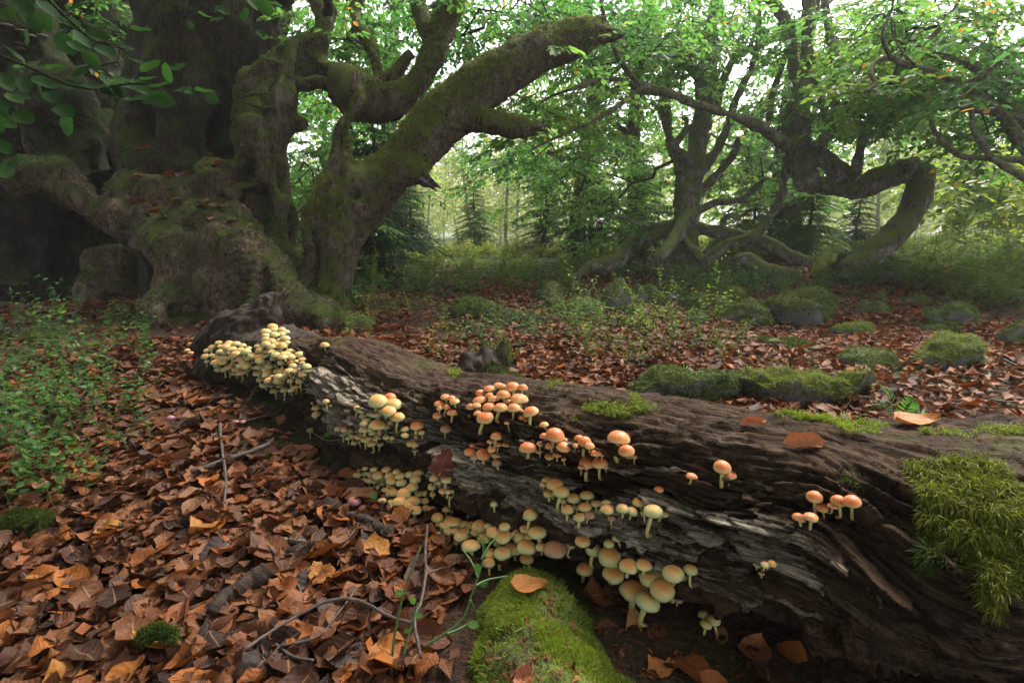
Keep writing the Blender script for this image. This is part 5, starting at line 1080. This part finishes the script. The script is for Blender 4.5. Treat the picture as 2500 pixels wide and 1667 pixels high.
for a in ((1290, 1437, 96, OR, 'orange brown beech leaf lying on the green moss mound', .1, 0), (1540, 1525, 74, (.42, .22, .08), 'ribbed tan leaf standing on bare soil beside the moss mound', 1.4, 4, .5), (1615, 1640, 80, OR, 'broad orange leaf on soil at the moss mound\'s edge', .3, 6), (1278, 1655, 66, RU, 'rust leaf poking out of the low end of the moss mound', 1.3, 2, .5),
          (1086, 1128, 74, (.13, .035, .022), 'dark red leaf leaning upright on the log', 1.1, 6, .85), (728, 1112, 96, RU, 'large rust leaf lying on bare mould beside the log', .1, 1), (1788, 968, 74, OR, 'rolled orange leaf on the log\'s back edge', -.2, 4), (1842, 1040, 62, (.34, .12, .05), 'curled narrow leaf lying along the log', -.25, 8), (1960, 1085, 100, (.34, .13, .05), 'thin twisted strip of leaf on the log top', -.18, 8),
          (2240, 1035, 110, OR, 'wide orange leaf arched behind the log beside the fern', -.05, 0), (1070, 1487, 66, RD, 'glossy red leaf beside the green bilberry stem', .9, 3, .3), (762, 1570, 72, YE, 'yellow leaf with an orange edge among dark twigs', .1, 6), (915, 1545, 70, (.28, .27, .03), 'yellow green blotched leaf under the forked stick', 1.3, 6), (170, 1622, 48, (.48, .32, .07), 'small round yellow leaf on dark mould', .2, 6),
          (170, 1440, 40, (.44, .34, .03), 'bright yellow torn leaf scrap in the litter', .3, 2), (1500, 1465, 70, (.10, .04, .02), 'dark brown leaf under the largest mushroom caps', 0, 6), (690, 1165, 42, (.34, .08, .03), 'small red orange leaf in front of the log', .4, 3), (1840, 1600, 110, RU, 'big rust leaf propped under the log', .8, 7), (1760, 1560, 60, TA, 'tan leaf curled at the foot of the log', 1.2, 4),
          (420, 430, 30, OR, 'orange leaf caught on the mossy ledge of the ancient trunk', .8, 2), (450, 445, 28, OR, 'orange leaf caught on the mossy ledge of the ancient trunk', .2, 3), (1000, 1680, 60, RU, 'rust leaf under the forked stick\'s foot', .4, 1)):
    named_leaf(*a)

# leaves caught on the ancient trunk
ABV = BVHTree.FromPolygons(aV.tolist(), aF4.tolist())
for k in range(60):
    u, v = rng.uniform(320, 600), rng.uniform(400, 560); d_ = Vector(pdir(u, v)); h = ABV.ray_cast(Vector(CAM), d_.normalized())
    if h[0] is None: continue
    h2 = ABV.ray_cast(h[0] + Vector((0, .06, .16)), Vector((0, 0, -1)))
    if h2[0] is None or h2[1].z < .45: continue
    o = link('fallen_leaf', LF_ME[k % 10]); o.matrix_world = Matrix.Translation(h2[0] + Vector((0, 0, .02))) @ Matrix(rand_rot(1, .3)[0].tolist()).to_4x4() @ Matrix.Scale(.10, 4); tag(o, 'orange leaf resting on the mossy ledge of the ancient trunk', 'leaf', 'leaves on the ancient trunk ledge')

# ------------------------------------------------------------------ bud scales and crumbs of wood
cr = Acc(); pp = []; nnn = []
for _ in range(1500):
    z_ = rng.random(); u, v = (rng.uniform(1180, 1560), rng.uniform(1380, 1667)) if z_ < .22 else ((rng.uniform(1480, 1900), rng.uniform(1400, 1667)) if z_ < .75 else (rng.uniform(560, 920), rng.uniform(930, 1130)))
    p, q, d = any_hit(u, v)
    if q[2] < .45 or p[2] > .16 or (u > 1600 and v < 1590): continue
    pp.append(p + q * .003); nnn.append(q)
pp = np.array(pp); nnn = np.array(nnn); n = len(pp); Xr = nrm(rng.normal(0, 1, (n, 3)) * np.array((1, 1, .4))); V, f = instance(np.array([(-.5, -.10, 0), (-.1, -.16, .06), (.5, 0, .02), (-.1, .16, .06), (-.5, .08, 0)]), np.array([(0, 1, 2), (0, 2, 3), (0, 3, 4)]), rot_from(Xr, nnn + .001), pp, rng.uniform(.006, .022, n))
o = link('bud_scales', mesh_np('bud_scales', V, [f], False, dict(tint=np.repeat(rng.beta(1.5, 1.6, n), 5), luv=np.full((len(V), 3), .3))), 'litter'); tag(o, 'brown bud scales and wood crumbs strewn on moss and soil', 'debris', None, 'stuff')

# ------------------------------------------------------------------ sticks on the floor
def stick(keys, label, w0=5, w1=3, lift=.008, mat='twig', name='stick', group='sticks lying on the leaf litter'):
    pts = []; rr = []
    for i, (u, v) in enumerate(keys):
        p, nn, d = any_hit(u, v); f = i / max(1, len(keys) - 1); r = (w0 + (w1 - w0) * f) * .5 * d / F; pts.append(p + nn * ((lift + (.018 if d < 2.2 else 0)) + r)); rr.append(r)
    c = catmull(np.concatenate([np.array(pts), np.array(rr)[:, None]], 1), 6 * len(keys)); c[:, :3] += .25 * c[:, 3:] * np.stack([noise(c[:, :3] * 60, s) for s in (1, 2, 3)], 1); b = c[0, :3].copy()
    V, f4, f3 = tube(c[:, :3] - b, c[:, 3] * (1 + .2 * noise(c[:, :3] * 80, 8)), 7); o = link(name, mesh_np('stick', V, [f4, f3]), mat, loc=b); tag(o, label, 'stick', group); return o
stick([(445, 1190), (530, 1160), (600, 1135), (660, 1110)], 'pale grey stick lying across the litter by the bilberry', 16, 12, .012)
stick([(540, 1060), (545, 1120), (555, 1200), (552, 1260)], 'thin upright dark twig leaning on the pale grey stick', 8, 6, .02)
stick([(490, 1115), (515, 1090), (535, 1075)], 'short twig forking from the thin upright one', 6, 4, .01)
stick([(560, 1052), (620, 1040), (680, 1020)], 'fine straight twig pointing at the log', 5, 3)
stick([(640, 1340), (690, 1400), (730, 1460), (745, 1500)], 'slanting grey twig over the litter', 7, 4, .012)
stick([(600, 1650), (700, 1580), (800, 1525), (880, 1522), (950, 1560), (1010, 1580)], 'long arched dark twig over the litter', 9, 8, .03)
stick([(1045, 1340), (1040, 1420), (1043, 1460), (1030, 1540), (1015, 1580), (1030, 1680)], 'forked grey brown stick standing in the litter', 7, 9, .04)
stick([(1045, 1465), (1075, 1450), (1100, 1445)], 'side twig of the forked stick', 6, 3, .04)
stick([(672, 1610), (720, 1645), (770, 1655)], 'purple brown broken twig', 9, 7, .015)
stick([(690, 1625), (780, 1600), (830, 1540), (870, 1485)], 'dark wet twig crossing the arched one', 7, 5, .02)
stick([(795, 1645), (850, 1625), (885, 1610)], 'short purplish twig among leaves', 8, 5, .015)
stick([(790, 1378), (850, 1345), (880, 1300)], 'thin bent twig on pale leaves', 4, 3, .012)
stick([(668, 1345), (700, 1350), (748, 1352)], 'flat grey splinter of wood on the litter', 14, 12, .01, 'pale_wood')
stick([(520, 1530), (560, 1490), (620, 1455), (660, 1430)], 'lump of rotten grey wood lying in the leaves', 34, 52, .0, 'rotten_wood', 'rotten_branch', 'rotten branch pieces')
stick([(850, 1280), (900, 1300), (950, 1330)], 'rotten brown branch piece half buried before the log', 20, 30, .0, 'rotten_wood', 'rotten_branch', 'rotten branch pieces')
stick([(60, 1430), (85, 1450), (115, 1452)], 'curved black twig beside a rolled leaf', 6, 5, .012)
stick([(120, 1290), (180, 1320), (185, 1335)], 'thin brown twig near the moss hump', 4, 3, .01)
for (u, v, L, ang) in ((1990, 858, 60, .05), (2030, 905, 80, -.35), (2150, 845, 50, .1), (1960, 812, 70, -.3), (2400, 980, 60, .7), (2460, 890, 80, .8), (2380, 965, 50, .9), (2450, 1000, 70, .1), (2180, 800, 60, .2), (2280, 760, 70, .3), (1300, 860, 90, -.35), (1180, 830, 60, .1), (1270, 800, 70, -.5), (900, 815, 120, .5), (1900, 925, 60, .2), (2230, 880, 40, -.4), (1820, 850, 60, -.2), (2080, 770, 50, .4)):
    du, dv = L * math.cos(ang) / 2, L * math.sin(ang) / 2 * .5; stick([(u - du, v - dv), (u, v + 3), (u + du, v + dv)], 'grey dead twig lying on the litter behind the log', 5, 3, .02, 'twig', 'stick', 'twigs behind the log')

# ------------------------------------------------------------------ bilberry and other low plants
OVAL = np.array([(0, 0, 0), (.25, .24, .03), (.6, .27, .04), (1, 0, -.04), (.6, -.27, .04), (.25, -.24, .03)])
def shrub_mesh(seed, H, stems, leaf, mat, stalk, spread=.5, dens=14, bare=.15):
    r = np.random.default_rng(seed); st = Acc(); pos = []; X = []
    def shoot(o, d, L, rad, depth):
        n = max(4, int(L / .03)); c = [o]
        for i in range(n):
            d = d + r.normal(0, .13, 3) + np.array((0, 0, .04)); d = d / np.linalg.norm(d); o = o + d * L / n; c.append(o)
            if depth < 2 and i > n * .25 and r.random() < .22: a = r.random() * 6.28; shoot(o, nrm(d + .8 * np.array((math.cos(a), math.sin(a), .3))), L * r.uniform(.35, .6), rad * .6, depth + 1)
        c = np.array(c); st.add(*tube(c, np.linspace(rad, rad * .35, len(c)), 4, False)); m = int(L * dens * 4)
        for k in range(m):
            f = r.uniform(bare + (.2 if depth == 0 else 0), 1); q = c[int(f * (len(c) - 1))]; a = r.random() * 6.28; pos.append(q); X.append((math.cos(a), math.sin(a), r.normal(.15, .35)))
    for k in range(stems):
        a = r.random() * 6.28; s = r.uniform(.1, spread); shoot(np.array((r.normal(0, .05), r.normal(0, .05), -.01)), nrm(np.array((s * math.cos(a), s * math.sin(a), 1.0))), H * r.uniform(.6, 1.1), .0022, 0)
    pos = np.array(pos); X = np.array(X); V, f = instance(OVAL, LEAF_F, rot_from(X, nrm(v3(r.normal(0, .4, len(X)), r.normal(-.25, .4, len(X)), np.ones(len(X))))), pos, leaf * r.uniform(.6, 1.15, len(X)))
    sm = st.mesh('stems'); sm.materials.append(M[stalk]); lm = mesh_np('leaves', V, [f], False, dict(tint=np.repeat(np.clip(r.normal(.45, .24, len(X)), 0, 1), 6))); lm.materials.append(M[mat]); return sm, lm
SH = [shrub_mesh(s, .40, 5, .038, 'leaf_bilberry', 'stalk_green', .6, 8.5) for s in range(4)]
SB = [shrub_mesh(20 + s, .42, 7, .026, 'leaf_under', 'stalk_brown', .5, 12, .35) for s in range(4)]
SG = [shrub_mesh(40 + s, .45, 10, .036, 'leaf_under', 'stalk_brown', .7, 22, .05) for s in range(3)]
def plant(u, v, s, kind, label, group, name='bilberry_plant', loc=None):
    p = ground_hit(u, v) if loc is None else loc; e = thing(name, p, label, 'plant', group); m = kind[int(rng.integers(len(kind)))]; link('stems', m[0], parent=e); link('leaves', m[1], parent=e); e.scale = (s, s, s * rng.uniform(.85, 1.15)); e.rotation_euler = (rng.normal(0, .12), rng.normal(0, .12), rng.random() * 6.28); return e
for (u, v) in ((20, 900), (60, 990), (110, 860), (160, 950), (210, 1050), (240, 880), (290, 930), (330, 850), (60, 1100), (140, 1130), (220, 1170), (30, 1210), (120, 1240), (300, 1010), (10, 820), (90, 800), (180, 810), (270, 800), (380, 840), (330, 1080), (200, 1000), (40, 1050), (110, 1040), (250, 970), (-20, 1000), (-30, 1150), (150, 890), (-40, 880)):
    plant(u, v + 20, rng.uniform(.45, .78), SH, *(('leafy green bilberry sprig close to the foot of the ancient tree', 'bilberry at the foot of the ancient tree') if v < 870 else ('leafy green bilberry sprig in the thick of the patch', 'bilberry in the thick of the patch') if v < 1045 else ('leafy green bilberry sprig at the patch edge above the leaf litter', 'bilberry at the patch edge')))
for (u, v) in ((1060, 900), (1180, 905), (1240, 905), (1400, 880), (1440, 905), (1500, 895), (1540, 860), (1560, 925), (1610, 900), (1640, 860), (1680, 870), (1720, 880), (1450, 830), (1380, 830), (1330, 850), (1580, 830), (1650, 820), (1730, 830), (1480, 800), (1420, 790), (1550, 800), (1810, 870), (1770, 900)):
    plant(u, v, rng.uniform(.55, .9), SB, *(('thin stemmed bilberry bush growing close against the back of the log', 'bilberry bushes against the log') if v >= 870 else ('thin stemmed bilberry bush standing in the litter between log and stones', 'bilberry bushes in the litter')))
for (u, v) in ((920, 790), (960, 800), (1010, 790), (860, 850), (900, 830), (1100, 800), (1160, 800), (1220, 790)):
    plant(u, v, rng.uniform(.4, .7), SB, 'low green bilberry beside the root of the ancient beech', 'bilberry near the big root')
for (u, v, w, lb) in ((1165, 1500, 0, ''),):
    pass
# the green bilberry shoots standing by the moss mound, each stem a part with its leaves
def shoot_plant(keysets, leaves, label):
    p0, _, d0 = any_hit(*keysets[0][0]); e = thing('bilberry_shoot', p0, label, 'plant', 'green shoots by the moss mound')
    for keys in keysets:
        n = len(keys); pts = np.array([P(u, v, d0 * (1 + .02 * i)) for i, (u, v) in enumerate(keys)]) - p0; c = catmull(pts, n * 6); V, f4, f3 = tube(c, np.linspace(.0026, .0011, len(c)), 6); link('stem', mesh_np('stem', V, [f4, f3]), 'stalk_green', e)
    for (u, v, w, a) in leaves:
        c = P(u, v, d0 * .995) - p0; s = w * d0 / F; X = np.array((math.cos(a), .15, -math.sin(a))); V, f = instance(OVAL, LEAF_F, rot_from(X[None], nrm(np.array([[.1, -.7, .7]]))), c[None], np.array([s])); link('leaf', mesh_np('leaf', V, [f], True, dict(tint=np.full(6, rng.uniform(.5, .85)))), 'leaf_bilberry', e)
shoot_plant([[(960, 1640), (1015, 1590), (1080, 1550), (1130, 1510), (1150, 1455), (1170, 1400), (1180, 1345), (1165, 1290)], [(1175, 1365), (1195, 1330), (1218, 1305)], [(1167, 1410), (1150, 1370), (1128, 1340)], [(1160, 1430), (1190, 1415), (1240, 1405)], [(1148, 1465), (1160, 1490), (1165, 1510)], [(1090, 1547), (1120, 1535), (1145, 1520)]],
            [(1160, 1375, 32, 1.2), (1172, 1432, 24, -.5), (1140, 1520, 34, .4), (1183, 1310, 22, 1.3)], 'tall green angular bilberry shoot leaning beside the moss mound')
shoot_plant([[(955, 1665), (962, 1560), (985, 1450), (1012, 1370), (1028, 1332)], [(985, 1600), (1000, 1540), (1020, 1470)]], [(962, 1445, 26, .2), (1005, 1455, 28, 1.4), (1010, 1500, 24, .3), (985, 1540, 20, 0)], 'straight green bilberry stems standing in the litter')
shoot_plant([[(850, 1070), (800, 1075), (770, 1060), (745, 1040)]], [(790, 1065, 26, -.4), (765, 1045, 22, 2.4), (850, 1062, 18, 1.2)], 'thin trailing green sprig in front of the log')
shoot_plant([[(895, 1240), (900, 1220), (908, 1195)]], [(900, 1205, 24, .5), (905, 1225, 26, -.9), (890, 1235, 18, 2.5)], 'small green sprig beside the flat crimson mushroom')
# undergrowth that nobody could count
def mass(n, x0, x1, y0, y1, dens, kinds, smin, smax, name, label):
    x = rng.uniform(x0, x1, n); y = rng.uniform(y0, y1, n); p = v3(x, y, gz(x, y)); u, v, d = project(p); k = (u > -200) & (u < 2700) & (d > 1) & (rng.random(n) < dens(x, y, u)); p = p[k]; A = [Acc(), Acc()]
    pk = rng.integers(0, len(kinds), len(p)); sc = rng.uniform(smin, smax, len(p)) * np.clip(.9 + .9 * noise(p * .7, 6), .35, 1.5); Rm = rand_rot(len(p), .12)
    for q, kd in enumerate(kinds):
        m = pk == q
        if not m.any(): continue
        for a, me in zip(A, kd):
            T = np.zeros(len(me.vertices) * 3, np.float32); me.vertices.foreach_get('co', T); T = T.reshape(-1, 3); ix = np.zeros(len(me.loops), np.int32); me.loops.foreach_get('vertex_index', ix); f = ix.reshape(-1, 4); V, ff = instance(T, f, Rm[m], p[m], sc[m])
            kw = {}
            if 'tint' in me.attributes: ti = np.zeros(len(T), np.float32); me.attributes['tint'].data.foreach_get('value', ti); kw['tint'] = np.clip(np.tile(ti, m.sum()) + np.repeat(.25 * noise(p[m] * .8, 5), len(T)), 0, 1)
            a.add(V, ff, **kw)
    o = link(name, A[1].mesh(name), kinds[0][1].materials[0]); tag(o, label, 'undergrowth', None, 'stuff'); s = link('stems', A[0].mesh('stems'), kinds[0][0].materials[0], o)
def lean_shrub(seed, H, n, leaf, mat):
    r = np.random.default_rng(seed); st = Acc(); pos = []
    for k in range(9):
        a = r.random() * 6.28; e = np.array((.25 * math.cos(a) * r.random(), .25 * math.sin(a) * r.random(), H * r.uniform(.6, 1))); b = np.array((r.normal(0, .04), r.normal(0, .04), -.02)); st.add(*tube(np.array([b, e]), np.array([.003, .001]), 3, False)); f = r.uniform(.25, 1.05, n // 9)[:, None]; pos.append(b + f * (e - b) + r.normal(0, .035, (n // 9, 3)))
    pos = np.concatenate(pos); V, f = instance(OVAL[[0, 2, 3, 4]], np.array([(0, 3, 2, 1)]), rand_rot(len(pos), .5), pos, leaf * r.uniform(.7, 1.3, len(pos))); sm = st.mesh('stems'); sm.materials.append(M['stalk_brown']); lm = mesh_np('leaves', V, [f], False, dict(tint=np.repeat(np.clip(r.normal(.45, .25, len(pos)), 0, 1), 4))); lm.materials.append(M[mat]); return sm, lm
LS = [lean_shrub(s, .34, 108, .058, 'leaf_heath') for s in range(3)]; LM = [lean_shrub(10 + s, .16, 80, .032, 'leaf_bilberry') for s in range(3)]
mass(1900, -9, 16, 6.0, 18, lambda x, y, u: np.where(u < 1350, sstep(7.4, 9.5, y), np.where(u < 2000, sstep(8.6, 10.5, y), sstep(6.8, 9.0, y + 2.4 * sstep(2050, 2350, u)))) * .75, LS, .55, 1.15, 'undergrowth', 'low green shrub layer spreading under the far trees')
mass(2600, -5, 9, 3.0, 9, lambda x, y, u: sstep(.1, .5, green(x, y) + .25 * sstep(5, 8, y) - .3 * sstep(.8, 2.0, x) * sstep(6.5, 4, y)) * .75, LM, .6, 1.3, 'ground_cover', 'patchy green ground cover between the litter patches')
for k in range(58):
    u, v = rng.uniform(2000, 2500), rng.uniform(655, 765)
    if v > 720 and u < 2300: continue
    plant(u, v, rng.uniform(.5, .9), SG, *(('bushy green shrub at the top of the bank below the arching branches', 'bushy shrubs at the top of the bank') if v < 695 else ('bushy green shrub at the foot of the bank beside the leaf litter', 'bushy shrubs at the foot of the bank')), 'low_shrub')
for k in range(22):
    u, v = rng.uniform(900, 1400), rng.uniform(686, 720)
    plant(u, v, rng.uniform(.4, .75), SG, 'bushy green shrub at the edge of the pale clearing', 'bushy shrubs by the clearing', 'low_shrub')
for k in range(16):
    u, v = rng.uniform(1600, 2100), rng.uniform(690, 735)
    plant(u, v, rng.uniform(.3, .5), SG, 'bushy green shrub around the sprawling limbs', 'bushy shrubs round the sprawling limbs', 'low_shrub')

# ------------------------------------------------------------------ fern behind the log
def fern(u, v, fronds, label):
    p = ground_hit(u, v); d0 = (p - CAM) @ np.array((0, math.cos(PITCH), -math.sin(PITCH))); e = thing('fern', p, label, 'fern')
    for (u1, v1, w) in fronds:
        tip = P(u1, v1, d0 * .98) - p; c = catmull(np.array([(0, 0, 0), tip * .5 + np.array((0, 0, .35 * abs(tip[0]) + .02)), tip]), 14); V, f4, f3 = tube(c, np.linspace(.002, .0006, 14), 5); fr = link('frond', mesh_np('frond_stem', V, [f4, f3]), 'stalk_green', e); a = Acc(); T = nrm(np.gradient(c, axis=0)); side = nrm(np.cross(T, np.array((0, -.5, .85))))
        for i in range(3, 14):
            L = w * d0 / F * math.sin(math.pi * (i / 13.5) ** .8) * .42 + .003
            for sg in (-1, 1):
                X = nrm(sg * side[i] + .45 * T[i]); V, f = instance(np.array([(0, 0, 0), (.3, .11, 0), (.75, .08, -.03), (1, 0, -.08), (.75, -.08, -.03), (.3, -.11, 0)]), LEAF_F, rot_from(X[None], nrm(np.cross(T[i], side[i]))[None] * -1), c[i][None], np.array([L])); a.add(V, f, tint=np.full(6, rng.uniform(.3, 1)))
        link('leaflets', a.mesh('leaflets'), 'fern', fr)
fern(2190, 1050, [(2290, 1050, 60), (2150, 945, 50), (2235, 975, 50), (2110, 1010, 30)], 'bright green fern growing close behind the log')
fern(1630, 960, [(1700, 910, 40), (1590, 900, 34), (1650, 890, 30), (1720, 940, 30)], 'small green fern at the corner of the mossy stone')

# ------------------------------------------------------------------ mossy stump behind the log
acc = Acc()
for k in ([(1150, 940, 110, 2.6), (1146, 900, 84, 2.6), (1135, 872, 40, 2.6), (1128, 855, 12, 2.6)], [(1205, 940, 90, 2.62), (1214, 890, 52, 2.63), (1224, 850, 30, 2.64), (1230, 822, 8, 2.64)], [(1178, 935, 90, 2.6), (1184, 880, 50, 2.62), (1178, 838, 26, 2.62), (1170, 808, 7, 2.62)], [(1230, 935, 60, 2.55), (1262, 925, 30, 2.5), (1290, 930, 10, 2.45)]):
    c, r = limb_px(k); acc.add(*tube(c, r, 12))
V, f4 = remesh(*acc.arrays(), .014, 2); Nn = vnormals(V, f4); V = V + Nn * (.03 * fbm(V * np.array((12, 12, 5)), 3, 3) + .03 * np.abs(noise(V * np.array((30, 30, 8)), 7)) - .01)[:, None]; b = V.mean(0); b[2] = gz(b[0], b[1])
ST = thing('tree_stump', b, 'small jagged mossy stump standing behind the log', 'stump'); link('stump_wood', mesh_np('stump_wood', V - b, [f4]), 'rotten_wood', ST)
p, q = sample_quads(V, f4, 2200, lambda c, n: (n[:, 2] > -.1) * sstep(0, .4, noise(c * 9, 5)) * sstep(b[2] + .4, b[2] + .1, c[:, 2]) + 1e-9); bl = blades(p, q, .022, .0026, .5, .2); o = link('moss', mesh_np('moss', bl[0] - b, [bl[1], bl[2]], False, dict(tint=bl[3], tip=bl[4])), 'moss_deep', ST); o['kind'] = 'stuff'

# ------------------------------------------------------------------ bracket fungi on the ancient beech
for k, (u, v, w) in enumerate(((55, 80, 34), (75, 92, 34), (108, 92, 30), (48, 108, 24), (52, 122, 28), (20, 66, 30))):
    d_ = Vector(pdir(u, v)); h = ABV.ray_cast(Vector(CAM), d_.normalized())
    if h[0] is None: continue
    s = w * 5.4 / F; a = np.linspace(0, 2 * math.pi, 20, endpoint=False); Vb = [(math.cos(x) * .5, math.sin(x) * .4, 0) for x in a] + [(math.cos(x) * .42, math.sin(x) * .33, .10) for x in a] + [(0, .05, .16), (0, 0, -.04)]
    f = [(i, (i + 1) % 20, 20 + (i + 1) % 20, 20 + i) for i in range(20)]; f3 = [(20 + i, 20 + (i + 1) % 20, 40) for i in range(20)] + [((i + 1) % 20, i, 41) for i in range(20)]
    o = link('bracket_fungus', mesh_np('bracket', np.array(Vb) * s, [f, f3]), 'bracket', loc=np.array(h[0]) - np.array((0, .02, 0))); tag(o, 'brown bracket fungus on the shaded stem of the ancient beech', 'fungus', 'bracket fungi on the ancient beech')

# ------------------------------------------------------------------ low leafy branch hanging in front of the ancient beech
def hanging_branch(keys, d, leaves, label):
    leaves = list(leaves) + [(u + rng.normal(0, 45), v + rng.normal(0, 32), w * rng.uniform(.6, 1), a + rng.normal(0, .5)) for (u, v, w, a) in leaves]
    c, r = limb_px([(u, v, w, d) for u, v, w in keys]); b = c[0].copy(); e = thing('hanging_branch', b, label, 'branch', 'beech branches hanging in front'); link('twig', mesh_np('twig', *(lambda t: (t[0] - b, [t[1], t[2]]))(tube(c, r, 6))), 'bark_limb', e)
    for (u, v, w, a) in leaves:
        w = w * .72; dd = d * rng.uniform(.9, 1.1); V, f, luv = leaf_grid(7, 5, .5, .8, .12, .6, int(abs(u)) + 3, cut=0.03); p = P(u, v, dd) - b; X = nrm(np.array((math.cos(a), rng.normal(0, .35), -math.sin(a)))); Z = nrm(np.array((rng.normal(0, .3), -.55 + rng.normal(0, .3), .8)))
        Rm = rot_from(X[None], Z[None])[0]; V = V * w * dd / F @ Rm.T + p; link('leaf', mesh_np('leaf', V, [f], True, dict(tint=np.full(len(V), rng.uniform(.2, .75)))), 'leaf_dark', e)
hanging_branch([(-120, 90, 10), (60, 160, 8), (200, 215, 7), (330, 205, 5), (440, 215, 4), (520, 222, 3)], 1.6,
               [(60, 290, 90, .5), (110, 205, 80, .4), (160, 275, 90, .6), (50, 240, 80, .3), (230, 215, 100, .1), (300, 200, 95, -.1), (340, 245, 105, .1), (270, 225, 90, .5), (395, 210, 90, -.2), (430, 170, 85, -.4), (370, 165, 80, -.5), (450, 222, 80, .1), (500, 225, 70, .05), (35, 135, 70, .8), (10, 205, 80, .9), (60, 210, 70, 1.2), (200, 180, 80, -.4), (400, 250, 90, .3), (15, 300, 80, .6), (130, 240, 80, .9)], 'beech branch with big dark leaves hanging before the ancient trunk')
hanging_branch([(60, -60, 9), (160, 40, 7), (230, 100, 6), (280, 110, 4), (340, 150, 3)], 1.7,
               [(170, 60, 90, .6), (200, 100, 80, .9), (240, 90, 85, .2), (160, 110, 80, 1.1), (260, 130, 80, .5), (300, 120, 80, .1), (120, 30, 90, .8), (60, 20, 80, .7), (90, 60, 70, 1.2), (190, 20, 80, -.2), (330, 150, 70, .4), (20, 40, 90, .9)], 'beech branch with dark leaves hanging over the bracket fungi')
hanging_branch([(560, -80, 8), (610, -20, 6), (640, 40, 4)], 2.0, [(620, 10, 70, .9), (650, 20, 60, 1.2), (600, 40, 60, 1.4), (500, 40, 50, .3), (530, 50, 50, -.2)], 'few big beech leaves dangling before the trunk top')
hanging_branch([(-200, 330, 7), (-60, 400, 5), (-10, 440, 4)], 1.5, [(-10, 300, 80, 1.1), (0, 420, 110, .6), (-20, 360, 90, .9)], 'leaves reaching in beside the mossy knob')
print('mushrooms', N_MUSH, 'tris', sum(len(m.loops) - 2 * len(m.polygons) for m in bpy.data.meshes))

# ------------------------------------------------------------------ the misty air
hz = NT('haze'); hv = hz.node('VolumePrincipled'); hv.inputs['Color'].default_value = (.95, .97, .93, 1); hv.inputs['Density'].default_value = .0019; hv.inputs['Anisotropy'].default_value = .2; hz.l.new(hv.outputs[0], hz.out.inputs['Volume'])
x0, x1, y0, y1, z0, z1 = -185, 185, -60, 220, -3.0, 17.0
hV = [(x, y, z) for z in (z0, z1) for y in (y0, y1) for x in (x0, x1)]; hF = [(0, 2, 3, 1), (4, 5, 7, 6), (0, 1, 5, 4), (1, 3, 7, 5), (3, 2, 6, 7), (2, 0, 4, 6)]
o = link('haze', mesh_np('haze', hV, [hF], False), 'haze'); tag(o, 'thin pale mist filling the wood', 'mist', None, 'stuff')
